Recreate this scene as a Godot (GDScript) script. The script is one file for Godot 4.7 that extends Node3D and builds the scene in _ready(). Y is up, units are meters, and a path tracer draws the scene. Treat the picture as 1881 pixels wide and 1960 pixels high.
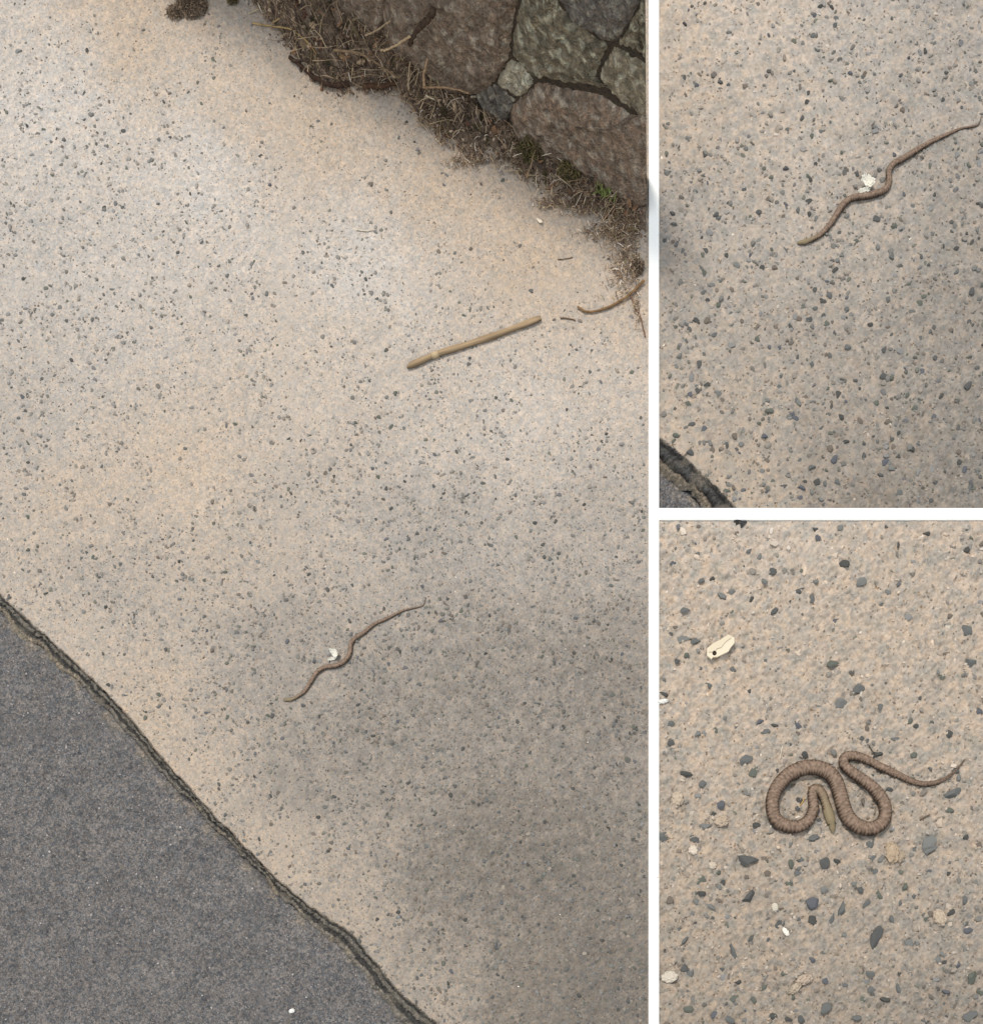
extends Node3D
# A pavement of sandy stone-flecked concrete beside an asphalt road and a rough stone wall, and two plots of the
# same paving laid beside it, parted by white collage borders. Plan positions are in millimetres (x to the east, z to the south).

const EYE := Vector2(1250, 2250)      # where the camera hangs, in plan
const EYE_HEIGHT := 2.2
const WALL_RIGHT := 1237.0            # the wall ends at the white board

var taken := {}
var noises := {}
var M := {}
var chip_mesh: Array[ArrayMesh] = []
var solid_chip: ArrayMesh
var solid_grit: ArrayMesh
var rng := RandomNumberGenerator.new()

# ------------------------------------------------------------------ small helpers
func P(px: float, pz: float, h := 0.0) -> Vector3:
	return Vector3((px - 940.5) * 0.001, h, (pz - 980.0) * 0.001)

func noise(key: String, wavelength: float, octaves := 3, type := FastNoiseLite.TYPE_SIMPLEX_SMOOTH) -> FastNoiseLite:
	if not noises.has(key):
		var n := FastNoiseLite.new()
		n.seed = hash(key) % 100000
		n.noise_type = type
		n.frequency = 1.0 / wavelength
		n.fractal_type = FastNoiseLite.FRACTAL_FBM if octaves > 1 else FastNoiseLite.FRACTAL_NONE
		n.fractal_octaves = octaves
		noises[key] = n
	return noises[key]

func numbered(called: String) -> String:
	if not taken.has(called):
		taken[called] = 0
		return called
	taken[called] += 1
	return "%s_%03d" % [called, taken[called]]

func tag(o: Node, label: String, category := "", group := "", kind := "") -> Node:
	o.set_meta("label", label)
	if category: o.set_meta("category", category)
	if group: o.set_meta("group", group)
	if kind: o.set_meta("kind", kind)
	return o

func base(called: String, at := Vector3.ZERO) -> Node3D:
	var o := Node3D.new()
	o.name = numbered(called)
	o.position = at
	add_child(o)
	return o

func put(called: String, mesh: Mesh, mat: Material, parent: Node = null) -> MeshInstance3D:
	var o := MeshInstance3D.new()
	o.mesh = mesh
	if mat: o.material_override = mat
	if parent == null:
		o.name = numbered(called)
		add_child(o)
	else:
		var s := called
		var k := 0
		var key := "%d/%s" % [parent.get_instance_id(), called]
		if taken.has(key):
			taken[key] += 1
			k = taken[key]
			s = "%s_%03d" % [called, k]
		else:
			taken[key] = 0
		o.name = s
		parent.add_child(o)
	return o

func begin() -> SurfaceTool:
	var st := SurfaceTool.new()
	st.begin(Mesh.PRIMITIVE_TRIANGLES)
	return st

func done(st: SurfaceTool) -> ArrayMesh:
	st.generate_normals()
	return st.commit()

func lin(r: float, g: float, b: float) -> Color:
	return Color(r, g, b)

func mixc(a: Color, b: Color, t: float) -> Color:
	return a.lerp(b, clampf(t, 0.0, 1.0))

func plain(c: Color, rough := 0.85, texture: Texture2D = null, size := 0.3) -> StandardMaterial3D:
	var m := StandardMaterial3D.new()
	m.albedo_color = c.linear_to_srgb()
	m.roughness = rough
	m.metallic_specular = 0.3
	if texture:
		m.albedo_texture = texture
		m.uv1_triplanar = true
		m.uv1_world_triplanar = true
		m.uv1_scale = Vector3.ONE / size
	return m

func painted(rough := 0.9, texture: Texture2D = null, size := 0.3, bump: Texture2D = null, relief := 0.1, triplanar := true) -> StandardMaterial3D:
	var m := StandardMaterial3D.new()
	m.vertex_color_use_as_albedo = true
	m.roughness = rough
	m.metallic_specular = 0.25
	m.uv1_scale = Vector3.ONE / size
	if triplanar:
		m.uv1_triplanar = true
		m.uv1_world_triplanar = true
	if texture: m.albedo_texture = texture
	if bump:
		m.heightmap_enabled = true
		m.heightmap_texture = bump
		m.heightmap_scale = relief
	return m

# ------------------------------------------------------------------ textures (grain only)
func grain_image(side: int, cell: float, dark: float, spread: float, specks: int, tones: Array, seed_at: int) -> Image:
	var c := FastNoiseLite.new()
	c.seed = seed_at
	c.noise_type = FastNoiseLite.TYPE_CELLULAR
	c.cellular_return_type = FastNoiseLite.RETURN_CELL_VALUE
	c.frequency = 1.0 / cell
	c.fractal_type = FastNoiseLite.FRACTAL_NONE
	var a := c.get_seamless_image(side, side).get_data()
	var d := FastNoiseLite.new()
	d.seed = seed_at + 1
	d.frequency = 0.03
	d.fractal_octaves = 4
	var b := d.get_seamless_image(side, side).get_data()
	c.seed = seed_at + 2
	c.frequency = 1.0 / (cell * 2.3)
	var e := c.get_seamless_image(side, side).get_data()
	var out := PackedByteArray()
	out.resize(side * side * 3)
	for i in side * side:
		var v := dark + spread * (0.5 * a[i] + 0.22 * b[i] + 0.28 * e[i]) / 255.0
		var w := (e[i] - 128) / 128.0 * 0.02
		out[i * 3] = clampi(int((v + w) * 255.0), 0, 255)
		out[i * 3 + 1] = clampi(int(v * 255.0), 0, 255)
		out[i * 3 + 2] = clampi(int((v - w) * 255.0), 0, 255)
	var im := Image.create_from_data(side, side, false, Image.FORMAT_RGB8, out)
	var r := RandomNumberGenerator.new()
	r.seed = seed_at + 3
	for k in specks:
		var t: Color = tones[r.randi() % tones.size()]
		var x := r.randi() % side
		var y := r.randi() % side
		var n := r.randi_range(1, 5)
		for q in n:
			im.set_pixel((x + r.randi_range(0, 1)) % side, (y + r.randi_range(0, 1)) % side, t)
	return im

func make_materials() -> void:
	var tones := [Color(0.55, 0.52, 0.5), Color(0.6, 0.56, 0.5), Color(0.5, 0.48, 0.47), Color(1, 0.97, 0.92), Color(0.68, 0.6, 0.52)]
	var sand := grain_image(1024, 2.6, 0.76, 0.24, 9000, tones, 11)
	var sand_t := ImageTexture.create_from_image(sand)
	var sand_b := ImageTexture.create_from_image(grain_image(512, 3.0, 0.1, 0.9, 0, tones, 21))
	var tar_tones := [Color(0.9, 0.88, 0.86), Color(0.35, 0.35, 0.36), Color(0.4, 0.4, 0.42), Color(0.8, 0.76, 0.74), Color(0.3, 0.3, 0.31)]
	var tar_t := ImageTexture.create_from_image(grain_image(1024, 2.4, 0.34, 0.44, 20000, tar_tones, 31))
	var rock_t := ImageTexture.create_from_image(grain_image(512, 2.2, 0.42, 0.58, 9000, [Color(0.55, 0.5, 0.45), Color(1, 1, 0.95), Color(0.45, 0.42, 0.4)], 41))
	M.paving = painted(0.95, sand_t, 1.0, sand_b, 0.12, false)
	M.coarse = painted(0.95, sand_t, 1.6, sand_b, 0.35, false)
	M.road = painted(0.9, tar_t, 0.9, sand_b, 0.15, false)
	M.joint = painted(0.9, rock_t, 0.4, sand_b, 0.15)
	M.rock = painted(0.92, rock_t, 0.5, rock_t, 0.5)
	M.soil = painted(0.98, rock_t, 0.3, sand_b, 0.2)
	M.chip = painted(0.85)
	M.fibre = painted(0.85)
	M.snake = painted(0.5)
	M.petal = plain(lin(0.62, 0.595, 0.52), 0.7)
	M.petal.backlight_enabled = true
	M.petal.backlight = Color(0.25, 0.25, 0.2)
	M.border = plain(lin(0.87, 0.87, 0.85), 0.55)
	M.eye = plain(lin(0.012, 0.01, 0.008), 0.15)
	M.bone = painted(0.6)
	M.leaf = painted(0.6)
	M.tone = []
	for c in chip_tones():
		M.tone.append(plain(c, 0.85))

func chip_tones() -> Array:
	return [lin(0.072, 0.074, 0.072), lin(0.10, 0.103, 0.10), lin(0.055, 0.055, 0.052), lin(0.135, 0.136, 0.13), lin(0.09, 0.096, 0.08), lin(0.12, 0.10, 0.082), lin(0.175, 0.172, 0.168), lin(0.08, 0.084, 0.094), lin(0.16, 0.15, 0.135), lin(0.20, 0.18, 0.155), lin(0.14, 0.135, 0.125), lin(0.24, 0.205, 0.17)]

# ------------------------------------------------------------------ stones
func ico(level: int) -> Array:
	var t := (1.0 + sqrt(5.0)) / 2.0
	var v: Array[Vector3] = []
	for s in [-1.0, 1.0]:
		for q in [-t, t]:
			v.append(Vector3(s, q, 0).normalized())
			v.append(Vector3(0, s, q).normalized())
			v.append(Vector3(q, 0, s).normalized())
	var f := []
	var edge := v[0].distance_to(v[1])
	for i in 12:
		edge = minf(edge, v[0].distance_to(v[i]) if i > 0 else edge)
	for i in 12:
		for j in range(i + 1, 12):
			if v[i].distance_to(v[j]) > edge * 1.05: continue
			for k in range(j + 1, 12):
				if v[i].distance_to(v[k]) > edge * 1.05 or v[j].distance_to(v[k]) > edge * 1.05: continue
				f.append([i, j, k] if (v[j] - v[i]).cross(v[k] - v[i]).dot(v[i]) < 0 else [i, k, j])
	for l in level:
		var g := []
		for q in f:
			var a: Vector3 = (v[q[0]] + v[q[1]]).normalized()
			var b: Vector3 = (v[q[1]] + v[q[2]]).normalized()
			var c: Vector3 = (v[q[2]] + v[q[0]]).normalized()
			var n := v.size()
			v.append(a); v.append(b); v.append(c)
			g.append_array([[q[0], n, n + 2], [n, q[1], n + 1], [n + 2, n + 1, q[2]], [n, n + 1, n + 2]])
		f = g
	return [v, f]

func stone_shape(level: int, seed_at: int, flat: float, cuts: int) -> ArrayMesh:
	var r := RandomNumberGenerator.new()
	r.seed = seed_at
	var s := ico(level)
	var v: Array[Vector3] = s[0]
	var planes := []
	for k in cuts:
		var n := Vector3(r.randfn(), r.randfn() * 0.7, r.randfn()).normalized()
		planes.append([n, r.randf_range(0.42, 0.8)])
	var nz := FastNoiseLite.new()
	nz.seed = seed_at
	nz.frequency = 0.9
	for i in v.size():
		var p := v[i] * (1.0 + 0.22 * nz.get_noise_3dv(v[i] * 1.3))
		for q in planes:
			var over: float = p.dot(q[0]) - q[1]
			if over > 0: p -= q[0] * over
		p.y *= flat
		v[i] = p
	var st := begin()
	st.set_smooth_group(-1)
	for f in s[1]:
		for i in f: st.add_vertex(v[i])
	return done(st)

func make_stone_meshes() -> void:
	for k in 14:
		chip_mesh.append(stone_shape(1, 100 + k, 0.5, 9))
	solid_chip = stone_shape(1, 301, 1.0, 7)
	solid_grit = stone_shape(0, 302, 1.0, 3)

# ------------------------------------------------------------------ the paved sheets
# A sheet: a dictionary with its rectangle in plan mm, its grid step, its tint points (x, z, sand, aggregate with painted shade),
# its relief (mm) and, where a road meets it, the points of its edge.
func height_at(s: Dictionary, x: float, z: float) -> float:
	var h: float = s.relief.x * noise("swell", 60.0, 2).get_noise_2d(x + s.shift, z)
	h += s.relief.y * noise("lump", 17.0, 2).get_noise_2d(x, z + s.shift)
	h += s.relief.z * noise("crumb", 6.0, 2).get_noise_2d(x + s.shift, z)
	if s.calm > 0.0: h *= 0.15 + 0.85 * smoothstep(s.calm, s.calm + 30.0, z)
	return h * 0.001

func edge_z(edge: Array, x: float) -> float:
	for i in edge.size() - 1:
		if x <= edge[i + 1].x or i == edge.size() - 2:
			return lerpf(edge[i].y, edge[i + 1].y, (x - edge[i].x) / (edge[i + 1].x - edge[i].x))
	return 0.0

func past_edge(s: Dictionary, x: float, z: float) -> float:   # mm on the road's side of the pavement's edge
	if s.edge.is_empty(): return -1000.0
	return (z - ragged_edge(s, x)) * 0.70 + 1.5 * noise("rag", 14.0, 3).get_noise_2d(x, z)

func ragged_edge(s: Dictionary, x: float) -> float:
	return edge_z(s.edge, x) + 3.5 * noise("lobe", 46.0, 2).get_noise_2d(x, s.shift) + 2.0 * noise("nick", 15.0, 2).get_noise_2d(x, s.shift)

func tint_grid(s: Dictionary) -> void:
	var step := 20.0
	s.tn = Vector2i(int((s.rect.end.x - s.rect.position.x) / step) + 2, int((s.rect.end.y - s.rect.position.y) / step) + 2)
	var g := PackedVector2Array()
	for j in s.tn.y:
		for i in s.tn.x:
			var x: float = s.rect.position.x + i * step
			var z: float = s.rect.position.y + j * step
			var wx := x + 55.0 * noise("warp", 160.0, 3).get_noise_2d(x, z)
			var wz := z + 55.0 * noise("warp2", 160.0, 3).get_noise_2d(x, z)
			var sum := Vector2.ZERO
			var total := 0.0
			for p in s.tints:
				var d := Vector2(wx - p[0], wz - p[1]).length_squared() + 3200.0
				var w := 1.0 / (d * sqrt(d))
				sum += Vector2(p[2], p[3]) * w
				total += w
			g.append(sum / total)
	s.tg = g

func tint_at(s: Dictionary, x: float, z: float) -> Vector2:
	var fx: float = clampf((x - s.rect.position.x) / 20.0, 0.0, s.tn.x - 1.001)
	var fz: float = clampf((z - s.rect.position.y) / 20.0, 0.0, s.tn.y - 1.001)
	var i := int(fx)
	var j := int(fz)
	var g: PackedVector2Array = s.tg
	var w: int = s.tn.x
	var a := g[j * w + i].lerp(g[j * w + i + 1], fx - i)
	var b := g[(j + 1) * w + i].lerp(g[(j + 1) * w + i + 1], fx - i)
	return a.lerp(b, fz - j)

const PALE := Color(0.555, 0.512, 0.47)
const SAND := Color(0.495, 0.40, 0.312)
const SHADED_AGGREGATE := Color(0.152, 0.134, 0.116)  # dark stone tone that also carries the shade painted toward the south

func paving_color(s: Dictionary, x: float, z: float) -> Color:
	var t := tint_at(s, x, z)
	var m := noise("mottle", 34.0, 4).get_noise_2d(x + s.shift, z)
	var f := noise("fleck", 9.0, 2).get_noise_2d(x, z + s.shift)
	var sandy := clampf(t.x + m * 0.22, 0.0, 1.0)
	var worn_shaded := clampf(t.y + (m * -0.3 + f * 0.55) * (0.25 + 0.4 * t.y), 0.0, 1.0)  # bared aggregate plus painted shade, growing southward
	var c := mixc(PALE, SAND, sandy)
	c = c.lerp(mixc(SHADED_AGGREGATE, Color(SAND.r * 0.62, SAND.g * 0.62, SAND.b * 0.6), sandy * 0.7), worn_shaded * 0.97)
	c = c.lerp(Color(0.34, 0.325, 0.285) * (0.6 + 0.4 * (1.0 - t.y)), s.smudge * clampf((noise("smudge", 42.0, 3).get_noise_2d(x, z + s.shift) - 0.05) * 4.0, 0.0, 1.0))
	return c * (1.0 + 0.24 * f * s.fleck * (1.0 - 0.6 * sandy))

func sheet_mesh(s: Dictionary) -> ArrayMesh:
	var r: Rect2 = s.rect
	var step: float = s.step
	var nx := int(r.size.x / step) + 1
	var nz := int(r.size.y / step) + 1
	var v := PackedVector3Array()
	var c := PackedColorArray()
	var uv := PackedVector2Array()
	var n := PackedVector3Array()
	var idx := PackedInt32Array()
	v.resize(nx * nz); c.resize(nx * nz); uv.resize(nx * nz); n.resize(nx * nz)
	var far := PackedFloat32Array()
	far.resize(nx * nz)
	for j in nz:
		for i in nx:
			var x := minf(r.position.x + i * step, r.end.x)
			var z := minf(r.position.y + j * step, r.end.y)
			var d := past_edge(s, x, z)
			var h := height_at(s, x, z)
			h -= smoothstep(-1.5, 4.0, d) * 0.016
			if i == 0 or j == 0 or i == nx - 1 or j == nz - 1: h -= 0.012
			var k := j * nx + i
			far[k] = d
			v[k] = P(x, z, h)
			uv[k] = Vector2(x, z) * 0.001
			c[k] = paving_color(s, x, z)
	for j in nz:
		for i in nx:
			var k := j * nx + i
			var dx := v[j * nx + mini(i + 1, nx - 1)] - v[j * nx + maxi(i - 1, 0)]
			var dz := v[mini(j + 1, nz - 1) * nx + i] - v[maxi(j - 1, 0) * nx + i]
			n[k] = dz.cross(dx).normalized()
			if i < nx - 1 and j < nz - 1 and minf(minf(far[k], far[k + 1]), minf(far[k + nx], far[k + nx + 1])) < 8.0:
				idx.append_array([k, k + 1, k + nx, k + 1, k + nx + 1, k + nx])
	var a := []
	a.resize(Mesh.ARRAY_MAX)
	a[Mesh.ARRAY_VERTEX] = v
	a[Mesh.ARRAY_NORMAL] = n
	a[Mesh.ARRAY_COLOR] = c
	a[Mesh.ARRAY_TEX_UV] = uv
	a[Mesh.ARRAY_INDEX] = idx
	var m := ArrayMesh.new()
	m.add_surface_from_arrays(Mesh.PRIMITIVE_TRIANGLES, a)
	return m

func multi(called: String, mesh: ArrayMesh, items: Array, mat: Material, parent: Node, label: String) -> void:
	# items: [Transform3D, Color]
	var mm := MultiMesh.new()
	mm.transform_format = MultiMesh.TRANSFORM_3D
	mm.use_colors = true
	mm.mesh = mesh
	mm.instance_count = items.size()
	for i in items.size():
		mm.set_instance_transform(i, items[i][0])
		mm.set_instance_color(i, items[i][1])
	var o := MultiMeshInstance3D.new()
	o.multimesh = mm
	o.material_override = mat
	o.name = called
	o.set_meta("kind", "stuff")
	o.set_meta("label", label)
	parent.add_child(o, true)

func any_turn() -> Basis:
	return Basis.from_euler(Vector3(rng.randf() * TAU, rng.randf() * TAU, rng.randf() * TAU))

func lay_stones(s: Dictionary, root: Node3D, listed: Array, count: int, small: Vector2, large: Vector2, pales: int, grits: int) -> void:
	# dark chips set in the paving: the largest 300 in view singly, the rest as stuff; grit of the sand's own colours
	var tones := chip_tones()
	var all := []
	for q in listed:
		all.append([q[2] * 0.54, q[0], q[1], deg_to_rad(q[3]), q[4], q[5] if q.size() > 5 else 0.66])
	var r: Rect2 = s.rect
	var tries := 0
	var made := 0
	while made < count and tries < count * 30:
		tries += 1
		var x := rng.randf_range(r.position.x + 6, r.end.x - 6)
		var z := rng.randf_range(r.position.y + 6, r.end.y - 6)
		if past_edge(s, x, z) > -4.0: continue
		if s.blocked.call(x, z): continue
		if not s.open.grow(-rng.randf() * 2.0).has_point(Vector2(x, z)): continue
		var t := tint_at(s, x, z)
		var chance: float = 0.45 + 0.55 * clampf(t.y, 0.0, 1.0) - s.sparse * t.x * (1.0 - clampf(t.y * 1.5, 0.0, 1.0)) + 0.75 * noise("cluster", 110.0, 3).get_noise_2d(x, z)
		if rng.randf() > chance: continue
		var g := clampf((z - s.view.position.y) / s.view.size.y, 0.0, 1.0)
		var span := small.lerp(large, g)
		var rad := lerpf(span.x, span.y, pow(rng.randf(), 2.6))
		var near := false
		for q in listed:
			if absf(q[0] - x) < q[2] * 0.6 + rad and absf(q[1] - z) < q[2] * 0.5 + rad: near = true
		if near or not s.open.grow(-rad).has_point(Vector2(x, z)): continue
		made += 1
		var tone := rng.randi() % 6
		if rng.randf() < 0.12: tone = 6 + rng.randi() % 2
		elif rng.randf() < s.dust: tone = 8 + rng.randi() % 4
		all.append([rad, x, z, rng.randf() * TAU, tone, rng.randf_range(0.55, 0.95)])
	all.sort_custom(func(a, b): return a[0] > b[0])
	var singles := 0
	var rest := []
	for q in all:
		var shape := rng.randi() % chip_mesh.size()
		var rad: float = q[0] * 0.001
		var y := height_at(s, q[1], q[2]) + rad * rng.randf_range(-0.2, 0.2)
		var b := Basis(Vector3.UP, q[3]) * Basis(Vector3.RIGHT, rng.randf_range(-0.25, 0.25)) * Basis.from_scale(Vector3(rad * 1.12, rad * 0.85, rad * 1.12 * q[5]))
		var tr := Transform3D(b, P(q[1], q[2], y))
		var view: Rect2 = s.view
		if s.rect.position.x > 1000 and q[1] < 1261.0: continue
		if singles < 300 and view.has_point(Vector2(q[1], q[2])):
			singles += 1
			var o := put("stone_chip", chip_mesh[shape], M.tone[q[4]], root)
			o.transform = tr
		else:
			var c: Color = tones[q[4]]
			var dust := rng.randf_range(0.0, s.dust)
			tr.basis = Basis(Vector3.UP, q[3]) * Basis.from_scale(Vector3(rad * 1.15, rad * 0.55, rad * 1.15 * q[5])) * any_turn()
			rest.append([tr, c.lerp(paving_color(s, q[1], q[2]), dust)])
	multi("small_chips", solid_chip, rest, M.chip, root, "small dark stone chips set in the sandy paving")
	var grain := []
	for k in grits:
		var x := rng.randf_range(r.position.x + 4, r.end.x - 4)
		var z := rng.randf_range(r.position.y + 4, r.end.y - 4)
		if past_edge(s, x, z) > -3.0 or not s.open.has_point(Vector2(x, z)): continue
		var t := tint_at(s, x, z)
		if t.y < 0.3 and rng.randf() < t.x * 0.8: continue
		var rad := lerpf(s.grit.x, s.grit.y, pow(rng.randf(), 2.0)) * 0.001
		if k % 14 == 0: rad *= s.lumps
		var c := paving_color(s, x, z) * (rng.randf_range(0.8, 1.15) if rng.randf() < 0.82 - 0.4 * clampf(tint_at(s, x, z).y, 0.0, 1.0) else rng.randf_range(0.35, 0.7))
		var w := rng.randf_range(-0.05, 0.05)
		c = Color(c.r * (1 + w), c.g, c.b * (1 - w))
		if k < pales:
			c = Color(0.6, 0.53, 0.44) * rng.randf_range(0.8, 1.1)
		var b := Basis(Vector3.UP, rng.randf() * TAU) * Basis.from_scale(Vector3(rad * 1.2, rad * 0.5, rad * rng.randf_range(0.3, 1.0))) * any_turn()
		grain.append([Transform3D(b, P(x, z, height_at(s, x, z) + rad * rng.randf_range(-0.2, 0.05))), c])
	multi("sand_grit", solid_grit, grain, M.chip, root, "loose sand grains on the paving")

# ------------------------------------------------------------------ tubes, twigs, blades
func spline(pts: Array, step: float) -> Array[Vector3]:
	var fine: Array[Vector3] = []
	for i in pts.size() - 1:
		var a: Vector3 = pts[maxi(i - 1, 0)]
		var b: Vector3 = pts[i]
		var c: Vector3 = pts[i + 1]
		var d: Vector3 = pts[mini(i + 2, pts.size() - 1)]
		for k in 24:
			fine.append(b.cubic_interpolate(c, a, d, k / 24.0))
	fine.append(pts[-1])
	var out: Array[Vector3] = [fine[0]]
	var left := step
	for i in range(1, fine.size()):
		var a := fine[i - 1]
		while a.distance_to(fine[i]) >= left:
			a = a.move_toward(fine[i], left)
			out.append(a)
			left = step
		left -= a.distance_to(fine[i])
	out.append(fine[-1])
	return out

func tube(st: SurfaceTool, path: Array[Vector3], radius: Callable, color: Callable, sides := 8, flat := 1.0, bump = null) -> void:
	# radius(t) in metres, color(t, angle); t runs along the path, the angle is 0 on the right, PI/2 on top
	var n := path.size()
	for i in n:
		var t := float(i) / (n - 1)
		var d := (path[mini(i + 1, n - 1)] - path[maxi(i - 1, 0)]).normalized()
		var side := d.cross(Vector3.UP)
		side = side.normalized() if side.length() > 0.05 else Vector3.RIGHT
		var up := side.cross(d).normalized()
		var r: float = radius.call(t)
		for k in sides:
			var a := TAU * k / sides
			var q: float = r * (bump.call(i, k, t) if bump != null else 1.0)
			st.set_color(color.call(t, a))
			st.add_vertex(path[i] + side * cos(a) * q + up * sin(a) * q * flat)
	var first := 0
	for i in n - 1:
		for k in sides:
			var a := first + i * sides + k
			var b := first + i * sides + (k + 1) % sides
			for v in [a, b, a + sides, b, b + sides, a + sides]: st.add_index(v)
	for k in range(1, sides - 1):
		for v in [0, k + 1, k]: st.add_index(v)
		for v in [(n - 1) * sides, (n - 1) * sides + k, (n - 1) * sides + k + 1]: st.add_index(v)

func twig(called: String, pts: Array, r0: float, r1: float, c: Color, label: String, category := "twig", group := "") -> MeshInstance3D:
	# pts: [x, z, height of the axis] in mm
	var p := []
	for q in pts: p.append(P(q[0], q[1], q[2] * 0.001))
	var path := spline(p, 0.004)
	var nz := noise("bark", 0.012, 2)
	for i in path.size():
		path[i] += Vector3(nz.get_noise_3dv(path[i]), 0, nz.get_noise_3dv(path[i] + Vector3.ONE)) * r0 * 0.0008
	var st := begin()
	tube(st, path, func(t): return lerpf(r0, r1, t) * 0.001 * (1.0 + 0.12 * sin(t * 31.0) * sin(t * 17.0)),
		func(t, a): return c * (0.85 + 0.3 * noise("bark", 0.012, 2).get_noise_2d(t * 0.35, a * 0.01) + 0.12 * sin(t * 40.0)), 7)
	var o := put(called, done(st), M.fibre)
	tag(o, label, category, group)
	return o

func blade(st: SurfaceTool, at: Vector3, turn: float, length: float, width: float, lift: float, c: Color, sag := 0.5) -> void:
	# one bent strip with a ridge, three spans long
	var d := Vector3(cos(turn), 0, sin(turn))
	var s := Vector3(-d.z, 0, d.x)
	var row := []
	for k in 4:
		var t := k / 3.0
		var p := at + d * length * (t - 0.3) + Vector3.UP * (lift * sin(t * PI * sag * 1.6)) + s * length * 0.12 * sin(t * 3.0 + turn * 5.0)
		var w := width * (1.0 - 0.7 * t)
		row.append([p - s * w, p + Vector3.UP * w * 0.9, p + s * w])
	st.set_color(c)
	for k in 3:
		for e in 2:
			for v in [row[k][e], row[k + 1][e], row[k][e + 1], row[k][e + 1], row[k + 1][e], row[k + 1][e + 1]]:
				st.add_vertex(v)

# ------------------------------------------------------------------ snakes
func snake(called: String, origin: Vector2, scale_mm: float, pts: Array, girth: Array, s: Dictionary, label: String, dark: float) -> Node3D:
	var root := base(called, P(origin.x, origin.y))
	tag(root, label, "snake", "brown snakes")
	var w := girth.map(func(q): return Vector2(q[0], q[1] * scale_mm * 0.0005))
	var width := func(t: float) -> float:
		for i in w.size() - 1:
			if t <= w[i + 1].x:
				var f: float = (t - w[i].x) / (w[i + 1].x - w[i].x)
				return lerpf(w[i].y, w[i + 1].y, smoothstep(0.0, 1.0, f) * 0.5 + f * 0.5)
		return w[-1].y
	var p := []
	for q in pts:
		p.append(P(origin.x + q[0] * scale_mm, origin.y + q[1] * scale_mm))
	var path := spline(p, 0.0008)
	var n := path.size()
	var radius := func(t: float) -> float: return width.call(t)
	for i in n:
		var x := path[i].x * 1000.0 + 940.5
		var z := path[i].z * 1000.0 + 980.0
		path[i].y = 0.0006 * s.relief.x * noise("swell", 60.0, 2).get_noise_2d(x + s.shift, z) + width.call(float(i) / (n - 1)) * 0.80
		path[i] -= root.position
	var beat_rows := 5.5 if scale_mm < 0.24 else 7.5
	var skin := noise("skin", 0.0058, 2)
	var color := func(t: float, a: float) -> Color:
		var i := int(t * (n - 1))
		var up := sin(a)
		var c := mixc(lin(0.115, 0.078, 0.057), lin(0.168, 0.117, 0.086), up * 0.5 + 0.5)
		c = c * (0.98 + 0.75 * skin.get_noise_3d(i * 0.0008, cos(a) * 0.009, sin(a) * 0.009))
		if t < 0.035: c = lin(0.19, 0.152, 0.092)
		elif t < 0.11: c = mixc(lin(0.19, 0.152, 0.092), c, (t - 0.035) / 0.075)
		if t > 0.045 and t < 0.93:
			var beat := 0.5 + 0.5 * sin(i * TAU / beat_rows + 2.6 * noise("phase", 26.0, 2).get_noise_2d(i, signf(cos(a)) * 90.0))                # pale scale rows between dark spots down the flanks
			var edge := absf(cos(a))
			var low := smoothstep(0.42, 0.88, edge)
			c = c.lerp(lin(0.028, 0.019, 0.014), low * clampf(0.4 + dark * (1.0 - beat) * 0.7 + 0.5 * skin.get_noise_2d(i * 0.0003, signf(cos(a))), 0.0, 0.95))
			c = c.lerp(lin(0.24, 0.17, 0.12), smoothstep(0.35, 0.6, edge) * smoothstep(0.92, 0.75, edge) * beat * beat * 0.55)
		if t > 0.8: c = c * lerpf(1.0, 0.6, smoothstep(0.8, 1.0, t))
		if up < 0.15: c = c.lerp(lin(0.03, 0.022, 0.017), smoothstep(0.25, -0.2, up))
		return c
	var bump := func(i: int, k: int, t: float) -> float:
		if t < 0.05: return 1.0
		return 1.0 + 0.012 * (1.0 if (i / 2 + k) % 2 == 0 else -1.0)
	var st := begin()
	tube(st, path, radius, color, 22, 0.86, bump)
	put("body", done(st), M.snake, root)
	var e := path[int(n * 0.016) + 2]
	var d := (path[int(n * 0.016) + 4] - path[int(n * 0.016)]).normalized()
	var side := d.cross(Vector3.UP).normalized()
	var r: float = width.call(0.016)
	var ball := SphereMesh.new()
	ball.radius = r * 0.3
	ball.height = r * 0.6
	ball.radial_segments = 10
	ball.rings = 6
	for q in [-1.0, 1.0]:
		put("eye", ball, M.eye, root).position = e + side * q * r * 0.72 + Vector3.UP * r * 0.42
	return root

# ------------------------------------------------------------------ wall
const WALL_AT := Vector2(978, 249)
var wall_along := Vector2(cos(deg_to_rad(29.5)), sin(deg_to_rad(29.5)))

func wall_point(u: float, v: float, out := 0.0, back := 0.0) -> Vector3:   # mm along the wall, up it, out of its face, straight back
	var p := WALL_AT + wall_along * u + Vector2(-wall_along.y, wall_along.x) * out
	return P(minf(p.x, WALL_RIGHT), p.y - back, v * 0.001)

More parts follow.
